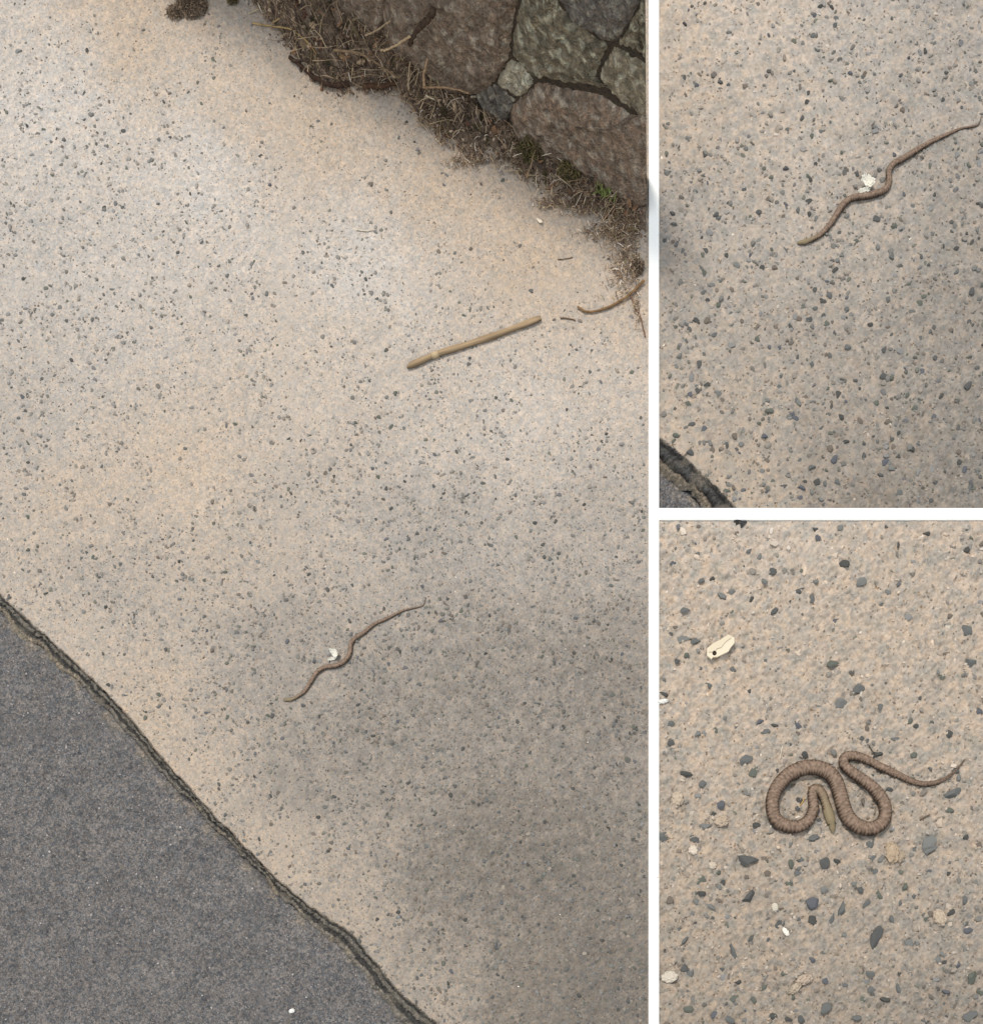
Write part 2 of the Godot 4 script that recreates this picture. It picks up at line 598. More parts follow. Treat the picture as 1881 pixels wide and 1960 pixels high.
func wall_stone(outline: Array, bulge: float, colors: Array, seed_at: float, parent: Node) -> void:
	var pts := []
	for q in outline: pts.append(Vector3(q[0], q[1], 0))
	var n := 60
	bulge *= 0.65
	var loop: Array[Vector2] = []
	var m := pts.size()
	for i in m:
		for k in 10:
			var p: Vector3 = pts[i].cubic_interpolate(pts[(i + 1) % m], pts[(i + m - 1) % m], pts[(i + 2) % m], k / 10.0)
			p = p.lerp(pts[i].lerp(pts[(i + 1) % m], k / 10.0), 0.45)
			loop.append(Vector2(p.x, p.y))
	n = loop.size()
	var mid := Vector2.ZERO
	for q in loop: mid += q / n
	var chipped := noise("chipped", 14.0, 3)
	var rough := noise("rough", 45.0, 4)
	var fine := noise("pits", 17.0, 3)
	var lichen := noise("lichen", 24.0, 3)
	var st := begin()
	st.set_smooth_group(0)
	var ring := [-1.0]
	for k in 30: ring.append(pow(k / 29.0, 1.15))
	for t in ring:
		for q in loop:
			var back := 45.0 if t < 0 else 0.0
			var p: Vector2 = q + Vector2(chipped.get_noise_2d(q.x, q.y + seed_at), chipped.get_noise_2d(q.x + 500, q.y)) * 4.0
			p += (p - mid).normalized() * 3.6
			p = p.lerp(mid, maxf(t, 0.0))
			var out := 0.0
			if t >= 0:
				out = bulge * (1.0 - pow(1.0 - minf(t * 3.0, 1.0), 2.2)) - 4.0
				out += smoothstep(0.0, 0.1, t) * (rough.get_noise_2d(p.x + seed_at, p.y) * 7.0 + fine.get_noise_2d(p.x, p.y + seed_at) * 3.0)
			var l := lichen.get_noise_2d(p.x + seed_at, p.y)
			var c: Color = mixc(colors[0], colors[1], 0.5 + rough.get_noise_2d(p.x * 1.4, p.y * 1.4 + seed_at) * 1.4)
			c = mixc(c, colors[2], (l - 0.12) * 3.2)
			c = c * (1.0 + 0.4 * fine.get_noise_2d(p.x + seed_at, p.y))
			st.set_color(c)
			st.add_vertex(wall_point(p.x, p.y, out, back))
	for i in ring.size() - 1:
		for k in n:
			var a := i * n + k
			var b := i * n + (k + 1) % n
			for v in [a, a + n, b, b, a + n, b + n]: st.add_index(v)
	put("stone", done(st), M.rock, parent)

func build_wall() -> void:
	var root := base("stone_wall", P(WALL_AT.x, WALL_AT.y))
	tag(root, "rough brown and grey rubble stone wall with dark open joints", "wall")
	root.position = Vector3.ZERO
	var brown := [lin(0.381, 0.286, 0.215), lin(0.255, 0.196, 0.150), lin(0.532, 0.453, 0.358)]
	var green := [lin(0.358, 0.305, 0.219), lin(0.219, 0.190, 0.139), lin(0.624, 0.596, 0.453)]
	var grey := [lin(0.284, 0.252, 0.218), lin(0.185, 0.163, 0.143), lin(0.436, 0.408, 0.340)]
	var tan := [lin(0.462, 0.393, 0.286), lin(0.301, 0.262, 0.190), lin(0.669, 0.619, 0.476)]
	var pale := [lin(0.647, 0.583, 0.441), lin(0.440, 0.393, 0.298), lin(0.832, 0.786, 0.619)]
	var rust := [lin(0.440, 0.321, 0.238), lin(0.265, 0.203, 0.155), lin(0.554, 0.476, 0.381)]
	# the stones above the paving, as [along, up]
	wall_stone([[-239, 138], [-120, 214], [-30, 262], [30, 300], [52, 272], [28, 208], [13, 148], [-28, 84], [-77, 31], [-189, -22], [-262, -16], [-270, 40]], 26, brown, 10, root)
	wall_stone([[60, 330], [100, 345], [128, 312], [141, 293], [178, 287], [210, 281], [232, 284], [214, 248], [200, 212], [208, 206], [222, 198], [168, 180], [114, 160], [72, 143], [58, 142], [38, 154], [27, 160], [35, 204], [60, 275]], 20, green, 200, root)
	wall_stone([[238, 283], [267, 287], [312, 285], [312, 197], [265, 188], [238, 194], [208, 215], [222, 253]], 16, tan, 310, root)
	wall_stone([[118, 345], [170, 395], [230, 420], [284, 400], [288, 380], [266, 335], [243, 296], [216, 286], [182, 290], [148, 297]], 24, grey, 420, root)
	wall_stone([[296, 420], [330, 410], [318, 292], [268, 294], [246, 292], [270, 336], [291, 382]], 12, green, 530, root)
	wall_stone([[17, 141], [39, 149], [62, 132], [50, 108], [28, 86], [9, 82], [-17, 86]], 13, pale, 640, root)
	wall_stone([[76, 131], [110, 144], [146, 157], [206, 181], [247, 180], [276, 181], [312, 190], [315, -14], [228, -16], [165, -14], [102, -10], [38, -10], [0, -6], [7, 44], [36, 86]], 30, rust, 750, root)
	wall_stone([[-71, 31], [-33, 70], [4, 76], [18, 71], [1, 40], [-16, 2], [-54, -4]], 8, grey, 860, root)
	wall_stone([[-330, 105], [-250, 142], [-243, 132], [-274, 40], [-268, -14], [-340, -16], [-380, 40]], 18, brown, 970, root)
	# the courses over and beside them
	wall_stone([[-345, 110], [-388, 40], [-350, -16], [-500, -20], [-570, 10], [-560, 90], [-470, 130]], 20, green, 1010, root)
	wall_stone([[-580, 95], [-582, -20], [-800, -20], [-840, 40], [-820, 120], [-700, 150]], 22, brown, 1120, root)
	wall_stone([[-130, 222], [-245, 150], [-340, 118], [-460, 142], [-480, 240], [-330, 320], [-180, 315]], 24, grey, 1230, root)
	wall_stone([[-490, 250], [-475, 145], [-560, 105], [-700, 160], [-830, 130], [-840, 270], [-660, 330]], 22, rust, 1340, root)
	wall_stone([[-120, 228], [-172, 322], [-130, 425], [20, 430], [60, 345], [46, 312], [-30, 272]], 22, tan, 1450, root)
	wall_stone([[28, 435], [72, 348], [110, 352], [165, 402], [210, 430]], 20, brown, 1560, root)
	wall_stone([[-480, 255], [-325, 330], [-182, 325], [-142, 425], [-420, 425], [-500, 380]], 22, green, 1780, root)
	wall_stone([[-500, 262], [-512, 400], [-540, 425], [-840, 425], [-845, 285], [-660, 342]], 24, grey, 1890, root)
	# the dark hearting behind the joints, and its top
	var st := begin()
	st.set_smooth_group(-1)
	var a := [wall_point(-860, -20, -16), wall_point(330, -20, -16), wall_point(330, 405, -16), wall_point(-860, 405, -16)]
	var b := [wall_point(-860, -20, -16, 260), wall_point(330, -20, -16, 60), wall_point(330, 405, -16, 60), wall_point(-860, 405, -16, 260)]
	st.set_color(lin(0.10, 0.08, 0.062))
	for q in [[a[0], a[3], a[2], a[1]], [b[0], b[1], b[2], b[3]], [a[3], b[3], b[2], a[2]], [a[1], a[2], b[2], b[1]], [a[0], b[0], b[3], a[3]]]:
		for i in [0, 1, 2, 0, 2, 3]: st.add_vertex(q[i])
	put("hearting", done(st), M.soil, root)

# ------------------------------------------------------------------ soil and litter along the wall's foot
var bank_edge := [Vector2(440, -60), Vector2(488, -5), Vector2(518, 38), Vector2(556, 92), Vector2(590, 132), Vector2(618, 158), Vector2(655, 168), Vector2(760, 168), Vector2(795, 212), Vector2(838, 258), Vector2(895, 288), Vector2(955, 300), Vector2(1005, 335), Vector2(1080, 370), Vector2(1145, 402), Vector2(1190, 430), Vector2(1238, 455)]

func bank_height(x: float, z: float) -> float:   # mm over the paving, negative where there is none
	# across: 0 on the edge, 1 at the wall's face
	var e := edge_z(bank_edge, x)
	var w := WALL_AT.y + (x - WALL_AT.x) * tan(deg_to_rad(29.5))
	var t := clampf((e - z) / maxf(e - w, 20.0), -0.3, 1.4)
	var tall := lerpf(68.0, 16.0, smoothstep(720.0, 930.0, x))
	var rough := noise("bank", 26.0, 4).get_noise_2d(x, z)
	return tall * signf(t) * pow(absf(t), 0.8) + rough * 13.0 + noise("clod", 8.0, 3).get_noise_2d(x, z) * 6.0 - 4.0

func surface_at(x: float, z: float) -> float:   # mm, top of the bank or of the paving
	if x < 300.0 or x > 1240.0: return 0.0
	return maxf(bank_height(x, z), 0.0) if z < edge_z(bank_edge, x) + 20.0 else 0.0

func build_bank() -> void:
	var st := begin()
	st.set_smooth_group(0)
	var step := 4.0
	var x0 := 300.0
	var nx := int((WALL_RIGHT - x0) / step) + 1
	var nz := 44
	for i in nx:
		var x := x0 + i * step
		var e := edge_z(bank_edge, x) + 22.0
		var w := WALL_AT.y + (x - WALL_AT.x) * tan(deg_to_rad(29.5)) - 34.0
		for j in nz:
			var z := lerpf(e, w, j / float(nz - 1))
			var h := bank_height(x, z)
			if j == 0: h = -10.0
			var c := mixc(lin(0.38, 0.285, 0.215), lin(0.14, 0.102, 0.078), 0.5 + 1.3 * noise("earth", 22.0, 4).get_noise_2d(x, z))
			c = mixc(c, lin(0.36, 0.275, 0.205), 0.75 - h / 9.0)
			c = mixc(c, lin(0.11, 0.10, 0.045), (noise("moss", 40.0, 3).get_noise_2d(x, z) - 0.22) * 2.5)
			st.set_color(c)
			st.add_vertex(P(x, z, h * 0.001))
	for i in nx - 1:
		for j in nz - 1:
			var a := i * nz + j
			for v in [a, a + 1, a + nz, a + 1, a + nz + 1, a + nz]: st.add_index(v)
	var o := put("soil_bank", done(st), M.soil)
	tag(o, "ragged heap of brown soil and moss along the wall foot", "soil", "", "stuff")

func dry_tone() -> Color:
	var k := rng.randf()
	if k < 0.17: return lin(0.488, 0.366, 0.244) * rng.randf_range(0.7, 1.2)
	if k < 0.55: return lin(0.256, 0.177, 0.116) * rng.randf_range(0.7, 1.25)
	if k < 0.91: return lin(0.110, 0.073, 0.052) * rng.randf_range(0.7, 1.3)
	if k < 0.96: return lin(0.195, 0.171, 0.073) * rng.randf_range(0.7, 1.2)
	return lin(0.732, 0.634, 0.512)

func build_litter() -> void:
	var st := begin()
	var count := 0
	while count < 2300:
		var x := rng.randf_range(430, 1232)
		var e := edge_z(bank_edge, x)
		var w := WALL_AT.y + (x - WALL_AT.x) * tan(deg_to_rad(29.5))
		var z := rng.randf_range(w - 2.0, e + 16.0)
		if rng.randf() > 0.62 + 0.9 * noise("thick", 45.0, 2).get_noise_2d(x, z): continue
		var h := maxf(bank_height(x, z), 1.0)
		var len := rng.randf_range(5, 17) if rng.randf() < 0.8 else rng.randf_range(17, 42)
		if x + len > 1234: continue
		blade(st, P(x, z, (h + rng.randf_range(0.2, 3.0)) * 0.001), rng.randf() * TAU, len * 0.001, rng.randf_range(0.35, 0.9) * 0.001, rng.randf_range(0.0, 0.012), dry_tone())
		count += 1
	for k in 240:
		var x := rng.randf_range(560, 860) if k < 150 else rng.randf_range(480, 1210)
		var e := edge_z(bank_edge, x)
		var w := WALL_AT.y + (x - WALL_AT.x) * tan(deg_to_rad(29.5))
		var z := rng.randf_range(w, e)
		var c := lin(0.42, 0.32, 0.20) if k % 3 == 0 else (lin(0.07, 0.045, 0.03) if k % 3 == 1 else lin(0.24, 0.165, 0.10))
		blade(st, P(x, z, (maxf(bank_height(x, z), 1.0) + rng.randf_range(1.0, 6.0)) * 0.001), rng.randf() * TAU, minf(rng.randf_range(22, 62), 1234.0 - x) * 0.001, rng.randf_range(0.5, 1.0) * 0.001, rng.randf_range(0.002, 0.018), c * rng.randf_range(0.7, 1.25))
	tag(put("dry_grass_litter", done(st), M.fibre), "matted dry grass, rootlets and leaf crumbs on the soil bank", "litter", "", "stuff")
	# crumbs of earth and broken leaves over the bank and spilling on to the paving
	var crumbs := []
	for k in 3600:
		var x := rng.randf_range(440, 1228)
		var e := edge_z(bank_edge, x)
		var w := WALL_AT.y + (x - WALL_AT.x) * tan(deg_to_rad(29.5))
		var z := lerpf(w, e, minf(rng.randf() * 1.05 + absf(rng.randfn()) * 0.1, 1.5))
		var rad := lerpf(0.7, 4.2, pow(rng.randf(), 3.0)) * 0.001
		var q := rng.randf()
		var c := lin(0.10, 0.072, 0.055) if q < 0.4 else (lin(0.22, 0.155, 0.11) if q < 0.75 else (lin(0.36, 0.275, 0.20) if q < 0.93 else lin(0.17, 0.08, 0.05)))
		crumbs.append([Transform3D(Basis(Vector3.UP, rng.randf() * TAU) * Basis.from_scale(Vector3(rad * 1.3, rad * 0.7, rad * rng.randf_range(0.5, 1.1))) * any_turn(), P(x, z, surface_at(x, z) * 0.001 + 0.0006)), c * rng.randf_range(0.7, 1.3)])
	multi("earth_crumbs", solid_grit, crumbs, M.chip, self, "crumbs of brown earth and broken leaf on the soil bank and just off it")
	# broken dead leaves caught in the litter
	st = begin()
	for k in 90:
		var x := rng.randf_range(560, 1220)
		var e := edge_z(bank_edge, x)
		var w := WALL_AT.y + (x - WALL_AT.x) * tan(deg_to_rad(29.5))
		var z := lerpf(w + 6.0, e + 6.0, rng.randf())
		var c := lin(0.26, 0.15, 0.085) if k % 3 == 0 else (lin(0.13, 0.075, 0.05) if k % 3 == 1 else lin(0.36, 0.26, 0.17))
		blob(st, P(x, z, surface_at(x, z) * 0.001 + 0.003), Basis.from_euler(Vector3(rng.randf_range(-0.6, 0.6), rng.randf() * TAU, rng.randf_range(-0.6, 0.6))), Vector3(rng.randf_range(0.004, 0.010), 0.0008, rng.randf_range(0.002, 0.005)), c * rng.randf_range(0.7, 1.3), rng.randf_range(-0.5, 0.5), k, 0.3, 2)
	tag(put("broken_leaves", done(st), M.fibre), "small broken dead leaves caught in the litter along the wall", "leaves", "", "stuff")
	# the thinner scatter along the paving's right edge, below the green weed
	st = begin()
	for spot in [[1210, 470, 34, 70], [1195, 500, 30, 40], [1226, 520, 14, 22], [1150, 445, 40, 20], [1215, 425, 24, 20], [1110, 400, 40, 16], [1225, 590, 12, 40], [1180, 455, 30, 24], [1060, 392, 40, 14], [900, 312, 50, 12], [1200, 540, 40, 40], [1222, 455, 18, 60], [1190, 430, 40, 30], [1222, 512, 16, 16]]:
		for k in 150:
			var x: float = spot[0] + rng.randfn() * spot[2] * 0.5
			var z: float = spot[1] + rng.randfn() * spot[3] * 0.5
			if x > 1222: continue
			blade(st, P(x, z, rng.randf_range(0.001, 0.005)), rng.randf() * TAU, rng.randf_range(0.004, 0.014), rng.randf_range(0.0004, 0.0011), rng.randf_range(0.0, 0.006), dry_tone())
	tag(put("leaf_crumbs", done(st), M.fibre), "thin scatter of dark leaf crumbs and grass on the sandy paving by the wall", "litter", "", "stuff")

func tuft(called: String, x: float, z: float, rad: float, tall: float, tones: Array, label: String, blades := 420) -> void:
	# a little mound of crumbs and short stems
	var st := begin()
	for k in blades:
		var a := rng.randf() * TAU
		var r := sqrt(rng.randf()) * rad
		var px := minf(x + cos(a) * r, 1230.0)
		var h := tall * (1.0 - pow(r / rad, 2.0)) * rng.randf_range(0.3, 1.0)
		var c: Color = tones[rng.randi() % tones.size()]
		var length := minf(rng.randf_range(4, 11), 1236.0 - px)
		blade(st, P(px, z + sin(a) * r * 0.8, (h + 1.0 + surface_at(px, z + sin(a) * r * 0.8)) * 0.001), rng.randf() * TAU, length * 0.001, rng.randf_range(0.4, 1.3) * 0.001, rng.randf_range(0.0, 0.006), c * rng.randf_range(0.7, 1.3))
	tag(put(called, done(st), M.fibre), label, "moss" if called == "moss_tuft" else "tuft")

func blob(st: SurfaceTool, at: Vector3, turn: Basis, size: Vector3, c: Color, bend: float, seed_at: int, ragged := 0.18, level := 3) -> void:
	# a bent, ragged lens: petals, flakes
	var nz := FastNoiseLite.new()
	nz.seed = seed_at
	nz.frequency = 1.6
	var s := ico(level)
	var v: Array[Vector3] = s[0]
	for i in v.size():
		var p := v[i] * (1.0 + ragged * 2.0 * nz.get_noise_3dv(v[i]))
		p = Vector3(p.x * size.x, p.y * size.y, p.z * size.z)
		p.y += bend * (p.x * p.x / size.x + p.z * p.z / size.z * 0.6) + size.y * 0.9 * nz.get_noise_2d(v[i].x * 2.0, v[i].z * 2.0)
		v[i] = at + turn * p
	st.set_color(c)
	for f in s[1]:
		for i in f: st.add_vertex(v[i])

func flake(called: String, x: float, z: float, h: float, size: Vector3, turn: float, c: Color, bend: float, label: String, category: String) -> void:
	var f := begin()
	f.set_smooth_group(0)
	blob(f, Vector3.ZERO, Basis(Vector3.UP, turn), size, c, bend, int(x), 0.2)
	var o := put(called, done(f), M.bone)
	o.position = P(x, z, h)
	tag(o, label, category)

func petal(x: float, z: float, size: float, label: String, seed_at: int) -> void:
	var root := base("white_petal", P(x, z))
	tag(root, label, "petal", "white crumpled petals")
	var big := begin()
	big.set_smooth_group(0)
	blob(big, Vector3(size * 0.15, size * 0.32, -size * 0.22), Basis(Vector3.UP, -0.7) * Basis(Vector3.RIGHT, 0.35), Vector3(0.52, 0.10, 0.36) * size, Color.WHITE, 0.6, seed_at, 0.42)
	put("petal", done(big), M.petal, root)
	var low := begin()
	low.set_smooth_group(0)
	blob(low, Vector3(-size * 0.25, size * 0.16, size * 0.36), Basis(Vector3.UP, 0.25) * Basis(Vector3.RIGHT, 0.5), Vector3(0.5, 0.05, 0.17) * size, Color.WHITE, 0.45, seed_at + 5, 0.34)
	put("petal", done(low), M.petal, root)

# ------------------------------------------------------------------ the road and its joint
func road_mesh(s: Dictionary, low: float, gap: float) -> ArrayMesh:
	var r: Rect2 = s.road
	var step := 5.0
	var nx := int(r.size.x / step) + 1
	var nz := int(r.size.y / step) + 1
	var st := begin()
	st.set_smooth_group(0)
	for j in nz:
		for i in nx:
			var x := minf(r.position.x + i * step, r.end.x)
			var z := minf(r.position.y + j * step, r.end.y)
			var d := past_edge(s, x, z) - gap
			var h := low + 1.6 * noise("swell", 60.0, 2).get_noise_2d(x, z) + 1.0 * noise("crumb", 6.0, 2).get_noise_2d(x, z)
			h -= smoothstep(2.0, -6.0, d) * 9.0
			var m := noise("tar", 90.0, 4).get_noise_2d(x, z)
			var f := noise("fleck", 9.0, 2).get_noise_2d(x, z)
			var c := mixc(lin(0.385, 0.365, 0.358), lin(0.325, 0.309, 0.305), 0.5 + m * 1.2) * (1.0 + 0.14 * f)
			c = mixc(c, lin(0.62, 0.53, 0.42), 0.65 * smoothstep(26.0, 4.0, d) * clampf(0.25 + noise("silt", 50.0, 3).get_noise_2d(x, z) * 2.0, 0.0, 1.0))
			st.set_color(c)
			st.set_uv(Vector2(x, z) * 0.001)
			st.add_vertex(P(x, z, h * 0.001))
	for j in nz - 1:
		for i in nx - 1:
			var x := r.position.x + i * step
			var z := r.position.y + j * step
			if past_edge(s, x + step * 0.5, z + step * 0.5) < gap - 12.0: continue
			var k := j * nx + i
			for v in [k, k + 1, k + nx, k + 1, k + nx + 1, k + nx]: st.add_index(v)
	st.generate_normals()
	return st.commit()

func joint_mesh(s: Dictionary, profile: Array, x0: float, x1: float, zmax: float) -> ArrayMesh:
	# a crumbling bitumen joint swept along the edge; profile rows: [mm past the edge, height mm, colour, wobble]
	var st := begin()
	st.set_smooth_group(0)
	var n := int((x1 - x0) / 1.6)
	var m := profile.size()
	var rows := 0
	var wob := noise("wob", 13.0, 3)
	for i in n:
		var x := x0 + (x1 - x0) * i / (n - 1)
		var z := ragged_edge(s, x)
		if z > zmax: break
		rows += 1
		var slope := (edge_z(s.edge, x + 30) - edge_z(s.edge, x - 30)) / 60.0
		var nrm := Vector2(-slope, 1.0).normalized()
		var wide: float = s.joint_width.call(x) * (1.0 + 0.55 * noise("width", 55.0, 3).get_noise_2d(x, s.shift))
		for k in m:
			var q: Array = profile[k]
			var d: float = q[0] * wide + q[3] * wob.get_noise_2d(x * (0.6 + 0.17 * k), k * 37.0) * 2.6
			var h: float = q[1] + q[3] * 0.5 * wob.get_noise_2d(x * 1.5 + 400, k * 21.0)
			var p := Vector2(x, z) + nrm * d
			if p.x > s.joint_right: p.x = s.joint_right
			var c: Color = q[2]
			if k == 0: c = paving_color(s, p.x, p.y) * 0.95
			if k >= m - 4 and k < m - 1: c = mixc(c, lin(0.34, 0.285, 0.215), s.silt.call(x))
			c = c * (1.0 + 0.7 * noise("fine", 7.0, 3).get_noise_2d(p.x, p.y))
			if k > 0: c = mixc(c, lin(0.2, 0.18, 0.15), noise("fill", 38.0, 3).get_noise_2d(x, k * 3.0 + s.shift) * 1.6)
			st.set_color(c)
			st.add_vertex(P(p.x, p.y, h * 0.001))
	for i in rows - 1:
		for k in m - 1:
			var a := i * m + k
			for v in [a, a + m, a + 1, a + 1, a + m, a + m + 1]: st.add_index(v)
	return done(st)

# ------------------------------------------------------------------ everything
func _ready() -> void:
	rng.seed = 20240
	var cam := Camera3D.new()
	cam.name = "camera"
	cam.projection = Camera3D.PROJECTION_FRUSTUM
	cam.position = P(EYE.x, EYE.y, EYE_HEIGHT)
	cam.rotation_degrees = Vector3(-90, 0, 0)
	cam.near = 0.05
	cam.far = 200.0
	cam.keep_aspect = Camera3D.KEEP_HEIGHT
	cam.size = 1.96 * cam.near / EYE_HEIGHT
	cam.frustum_offset = Vector2(-cam.position.x, cam.position.z) * cam.near / EYE_HEIGHT
	add_child(cam)
	cam.current = true
	var env := Environment.new()
	var sky := Sky.new()
	var dome := ProceduralSkyMaterial.new()
	dome.sky_top_color = Color(0.80, 0.82, 0.84)
	dome.sky_horizon_color = Color(0.86, 0.86, 0.85)
	dome.sky_curve = 0.2
	dome.ground_bottom_color = Color(0.45, 0.42, 0.38)
	dome.ground_horizon_color = Color(0.6, 0.58, 0.55)
	dome.sun_angle_max = 0.0
	sky.sky_material = dome
	env.background_mode = Environment.BG_SKY
	env.sky = sky
	env.tonemap_mode = Environment.TONE_MAPPER_LINEAR
	env.tonemap_exposure = 1.64
	env.sdfgi_enabled = true
	env.ssao_enabled = true
	env.ssil_enabled = true
	var we := WorldEnvironment.new()
	we.name = "environment"
	we.environment = env
	add_child(we)
	var sun := DirectionalLight3D.new()
	sun.name = "sun"
	sun.light_energy = 0.55
	sun.light_color = Color(1.0, 0.97, 0.93)
	sun.light_angular_distance = 14.0
	sun.shadow_enabled = true
	add_child(sun)
	sun.look_at_from_position(Vector3(-0.22, 1.0, -0.40), Vector3.ZERO, Vector3.UP)

	make_materials()
	make_stone_meshes()
	build_ground()
	build_wall()
	build_bank()
	build_borders()
	build_snakes()
	build_litter()
	build_things()

var sheets := []

func build_ground() -> void:
	# far ground, below everything else
	var far := PlaneMesh.new()
	far.size = Vector2(120, 120)
	var fm := plain(lin(0.33, 0.275, 0.22), 0.95, M.paving.albedo_texture, 1.0)
	var g := put("ground", far, fm)
	g.position.y = -0.03
	tag(g, "sandy ground spreading out round the paving", "", "", "structure")

	var one := {"rect": Rect2(-200, -200, 1452, 2380), "view": Rect2(0, 0, 1240, 1960), "step": 4.0, "relief": Vector3(0.8, 0.6, 0.5), "shift": 0.0, "fleck": 1.0, "sparse": 0.62, "dust": 0.32, "smudge": 0.12, "lumps": 1.0, "calm": 0.0, "open": Rect2(-300, -300, 1538, 2600), "grit": Vector2(0.8, 2.2)}
	one.edge = [Vector2(-260, 885), Vector2(0, 1140), Vector2(60, 1196), Vector2(135, 1262), Vector2(232, 1358), Vector2(325, 1468), Vector2(410, 1562), Vector2(526, 1680), Vector2(590, 1735), Vector2(673, 1792), Vector2(762, 1900), Vector2(830, 1957), Vector2(1100, 2230)]
	one.tints = [[0, 0, 0.2, 0.1], [100, 200, 0, 0.05], [60, 500, 0.05, 0.25], [250, 20, 0.9, 0.05], [500, 150, 0.7, 0], [600, 230, 0.9, 0], [400, 350, 0, 0], [250, 500, 0.1, 0.15], [700, 500, 0.05, 0], [850, 350, 0.9, 0], [1050, 480, 0.95, 0.05], [1200, 600, 0.8, 0.15], [600, 700, 0.5, 0.1], [350, 900, 0.85, 0.1], [150, 950, 0.8, 0.2], [30, 800, 0.2, 0.4], [150, 700, 0.2, 0.25], [1000, 780, 0.3, 0.1], [850, 850, 0.35, 0.2], [1150, 700, 0.45, 0.15], [850, 1000, 0.1, 0.55], [600, 950, 0.4, 0.35], [1150, 1000, 0.25, 0.5], [450, 1080, 0.6, 0.35], [200, 1100, 0.3, 0.5], [100, 1190, 0.6, 0.3], [280, 1380, 0.9, 0.25], [500, 1250, 0.2, 0.65], [900, 1300, 0.15, 0.8], [1150, 1300, 0.15, 0.85], [360, 1500, 0.8, 0.3], [550, 1500, 0.2, 0.75], [520, 1640, 0.8, 0.35], [700, 1400, 0.15, 0.8], [1000, 1650, 0.1, 1], [700, 1770, 0.7, 0.5], [850, 1700, 0.1, 0.95], [1150, 1900, 0.05, 1.1], [850, 1930, 0.6, 0.6], [1000, 1900, 0.2, 1]]
	one.blocked = func(x, z): return z < edge_z(bank_edge, x) + 6.0 and x > 430
	one.road = Rect2(-200, 900, 1440, 1280)
	one.joint_right = 1238.0
	one.joint_width = func(x): return 0.64 + 0.45 * smoothstep(520.0, 760.0, x) + 0.25 * smoothstep(200.0, 0.0, x) - 0.2 * smoothstep(300.0, 400.0, x) * smoothstep(560.0, 460.0, x)
	one.silt = func(x): return clampf(smoothstep(190.0, 120.0, x) + 0.9 * smoothstep(0.1, 0.4, noise("silt", 50.0, 3).get_noise_2d(x, 0)), 0.0, 0.9)
	var two := {"rect": Rect2(1252, -200, 838, 1186), "view": Rect2(1262, 0, 619, 972), "step": 3.2, "relief": Vector3(1.3, 1.7, 1.3), "shift": 733.0, "fleck": 1.0, "sparse": 0.3, "dust": 0.28, "smudge": 0.3, "lumps": 1.6, "calm": 0.0, "open": Rect2(1263, -300, 900, 1271), "grit": Vector2(1.0, 3.0)}
	two.edge = [Vector2(1230, 808), Vector2(1261, 840), Vector2(1310, 882), Vector2(1364, 932), Vector2(1408, 974), Vector2(1480, 1044)]
	two.tints = [[1270, 60, 0.75, 0.05], [1400, 40, 0.5, 0.1], [1650, 80, 0.3, 0.3], [1850, 60, 0.2, 0.5], [1300, 200, 0.75, 0.15], [1500, 250, 0.5, 0.25], [1750, 200, 0.3, 0.5], [1300, 400, 0.3, 0.5], [1500, 450, 0.4, 0.4], [1850, 350, 0.2, 0.65], [1300, 650, 0.4, 0.5], [1550, 650, 0.3, 0.6], [1850, 600, 0.2, 0.75], [1290, 780, 0.8, 0.3], [1400, 800, 0.6, 0.5], [1600, 850, 0.35, 0.7], [1400, 920, 0.85, 0.4], [1850, 900, 0.1, 0.85], [1650, 960, 0.3, 0.9]]  # last weight also paints the dimmer south-east corner into the paving colour
	two.blocked = func(_x, _z): return false
	two.road = Rect2(1252, 790, 250, 194)
	two.joint_right = 2000.0
	two.joint_width = func(_x): return 1.35
	two.silt = func(_x): return 0.5
	var three := {"rect": Rect2(1252, 984, 838, 1196), "view": Rect2(1262, 995, 619, 965), "step": 3.0, "relief": Vector3(3.6, 5.0, 3.0), "shift": 1511.0, "fleck": 1.0, "sparse": 0.2, "dust": 0.3, "smudge": 0.4, "lumps": 2.2, "calm": 996.0, "open": Rect2(1263, 999, 900, 1300), "grit": Vector2(1.1, 4.0)}
	three.edge = []
	three.tints = [[1270, 1010, 0.7, 0.05], [1500, 1020, 0.6, 0.1], [1850, 1020, 0.7, 0.2], [1400, 1200, 0.8, 0.1], [1700, 1200, 0.8, 0.15], [1300, 1400, 0.8, 0.2], [1600, 1400, 0.7, 0.3], [1850, 1400, 0.8, 0.25], [1300, 1600, 0.8, 0.35], [1600, 1600, 0.75, 0.35], [1850, 1600, 0.7, 0.4], [1350, 1800, 0.8, 0.5], [1600, 1800, 0.7, 0.5], [1850, 1800, 0.5, 0.6], [1300, 1940, 0.7, 0.65], [1600, 1940, 0.6, 0.7], [1850, 1940, 0.4, 0.8]]
	three.blocked = func(_x, _z): return false
	sheets = [one, two, three]
	for s in sheets: tint_grid(s)

	# stones that can be told apart, as [x, z, length, turn, tone, breadth over length]
	var first := [[38, 97, 17, 20, 6, 0.8], [313, 443, 7, 0, 2], [900, 477, 10, 20, 5], [162, 178, 9, 60, 1], [1020, 1160, 10, 0, 1], [1098, 1250, 8, 0, 2], [690, 1590, 8, 0, 0]]
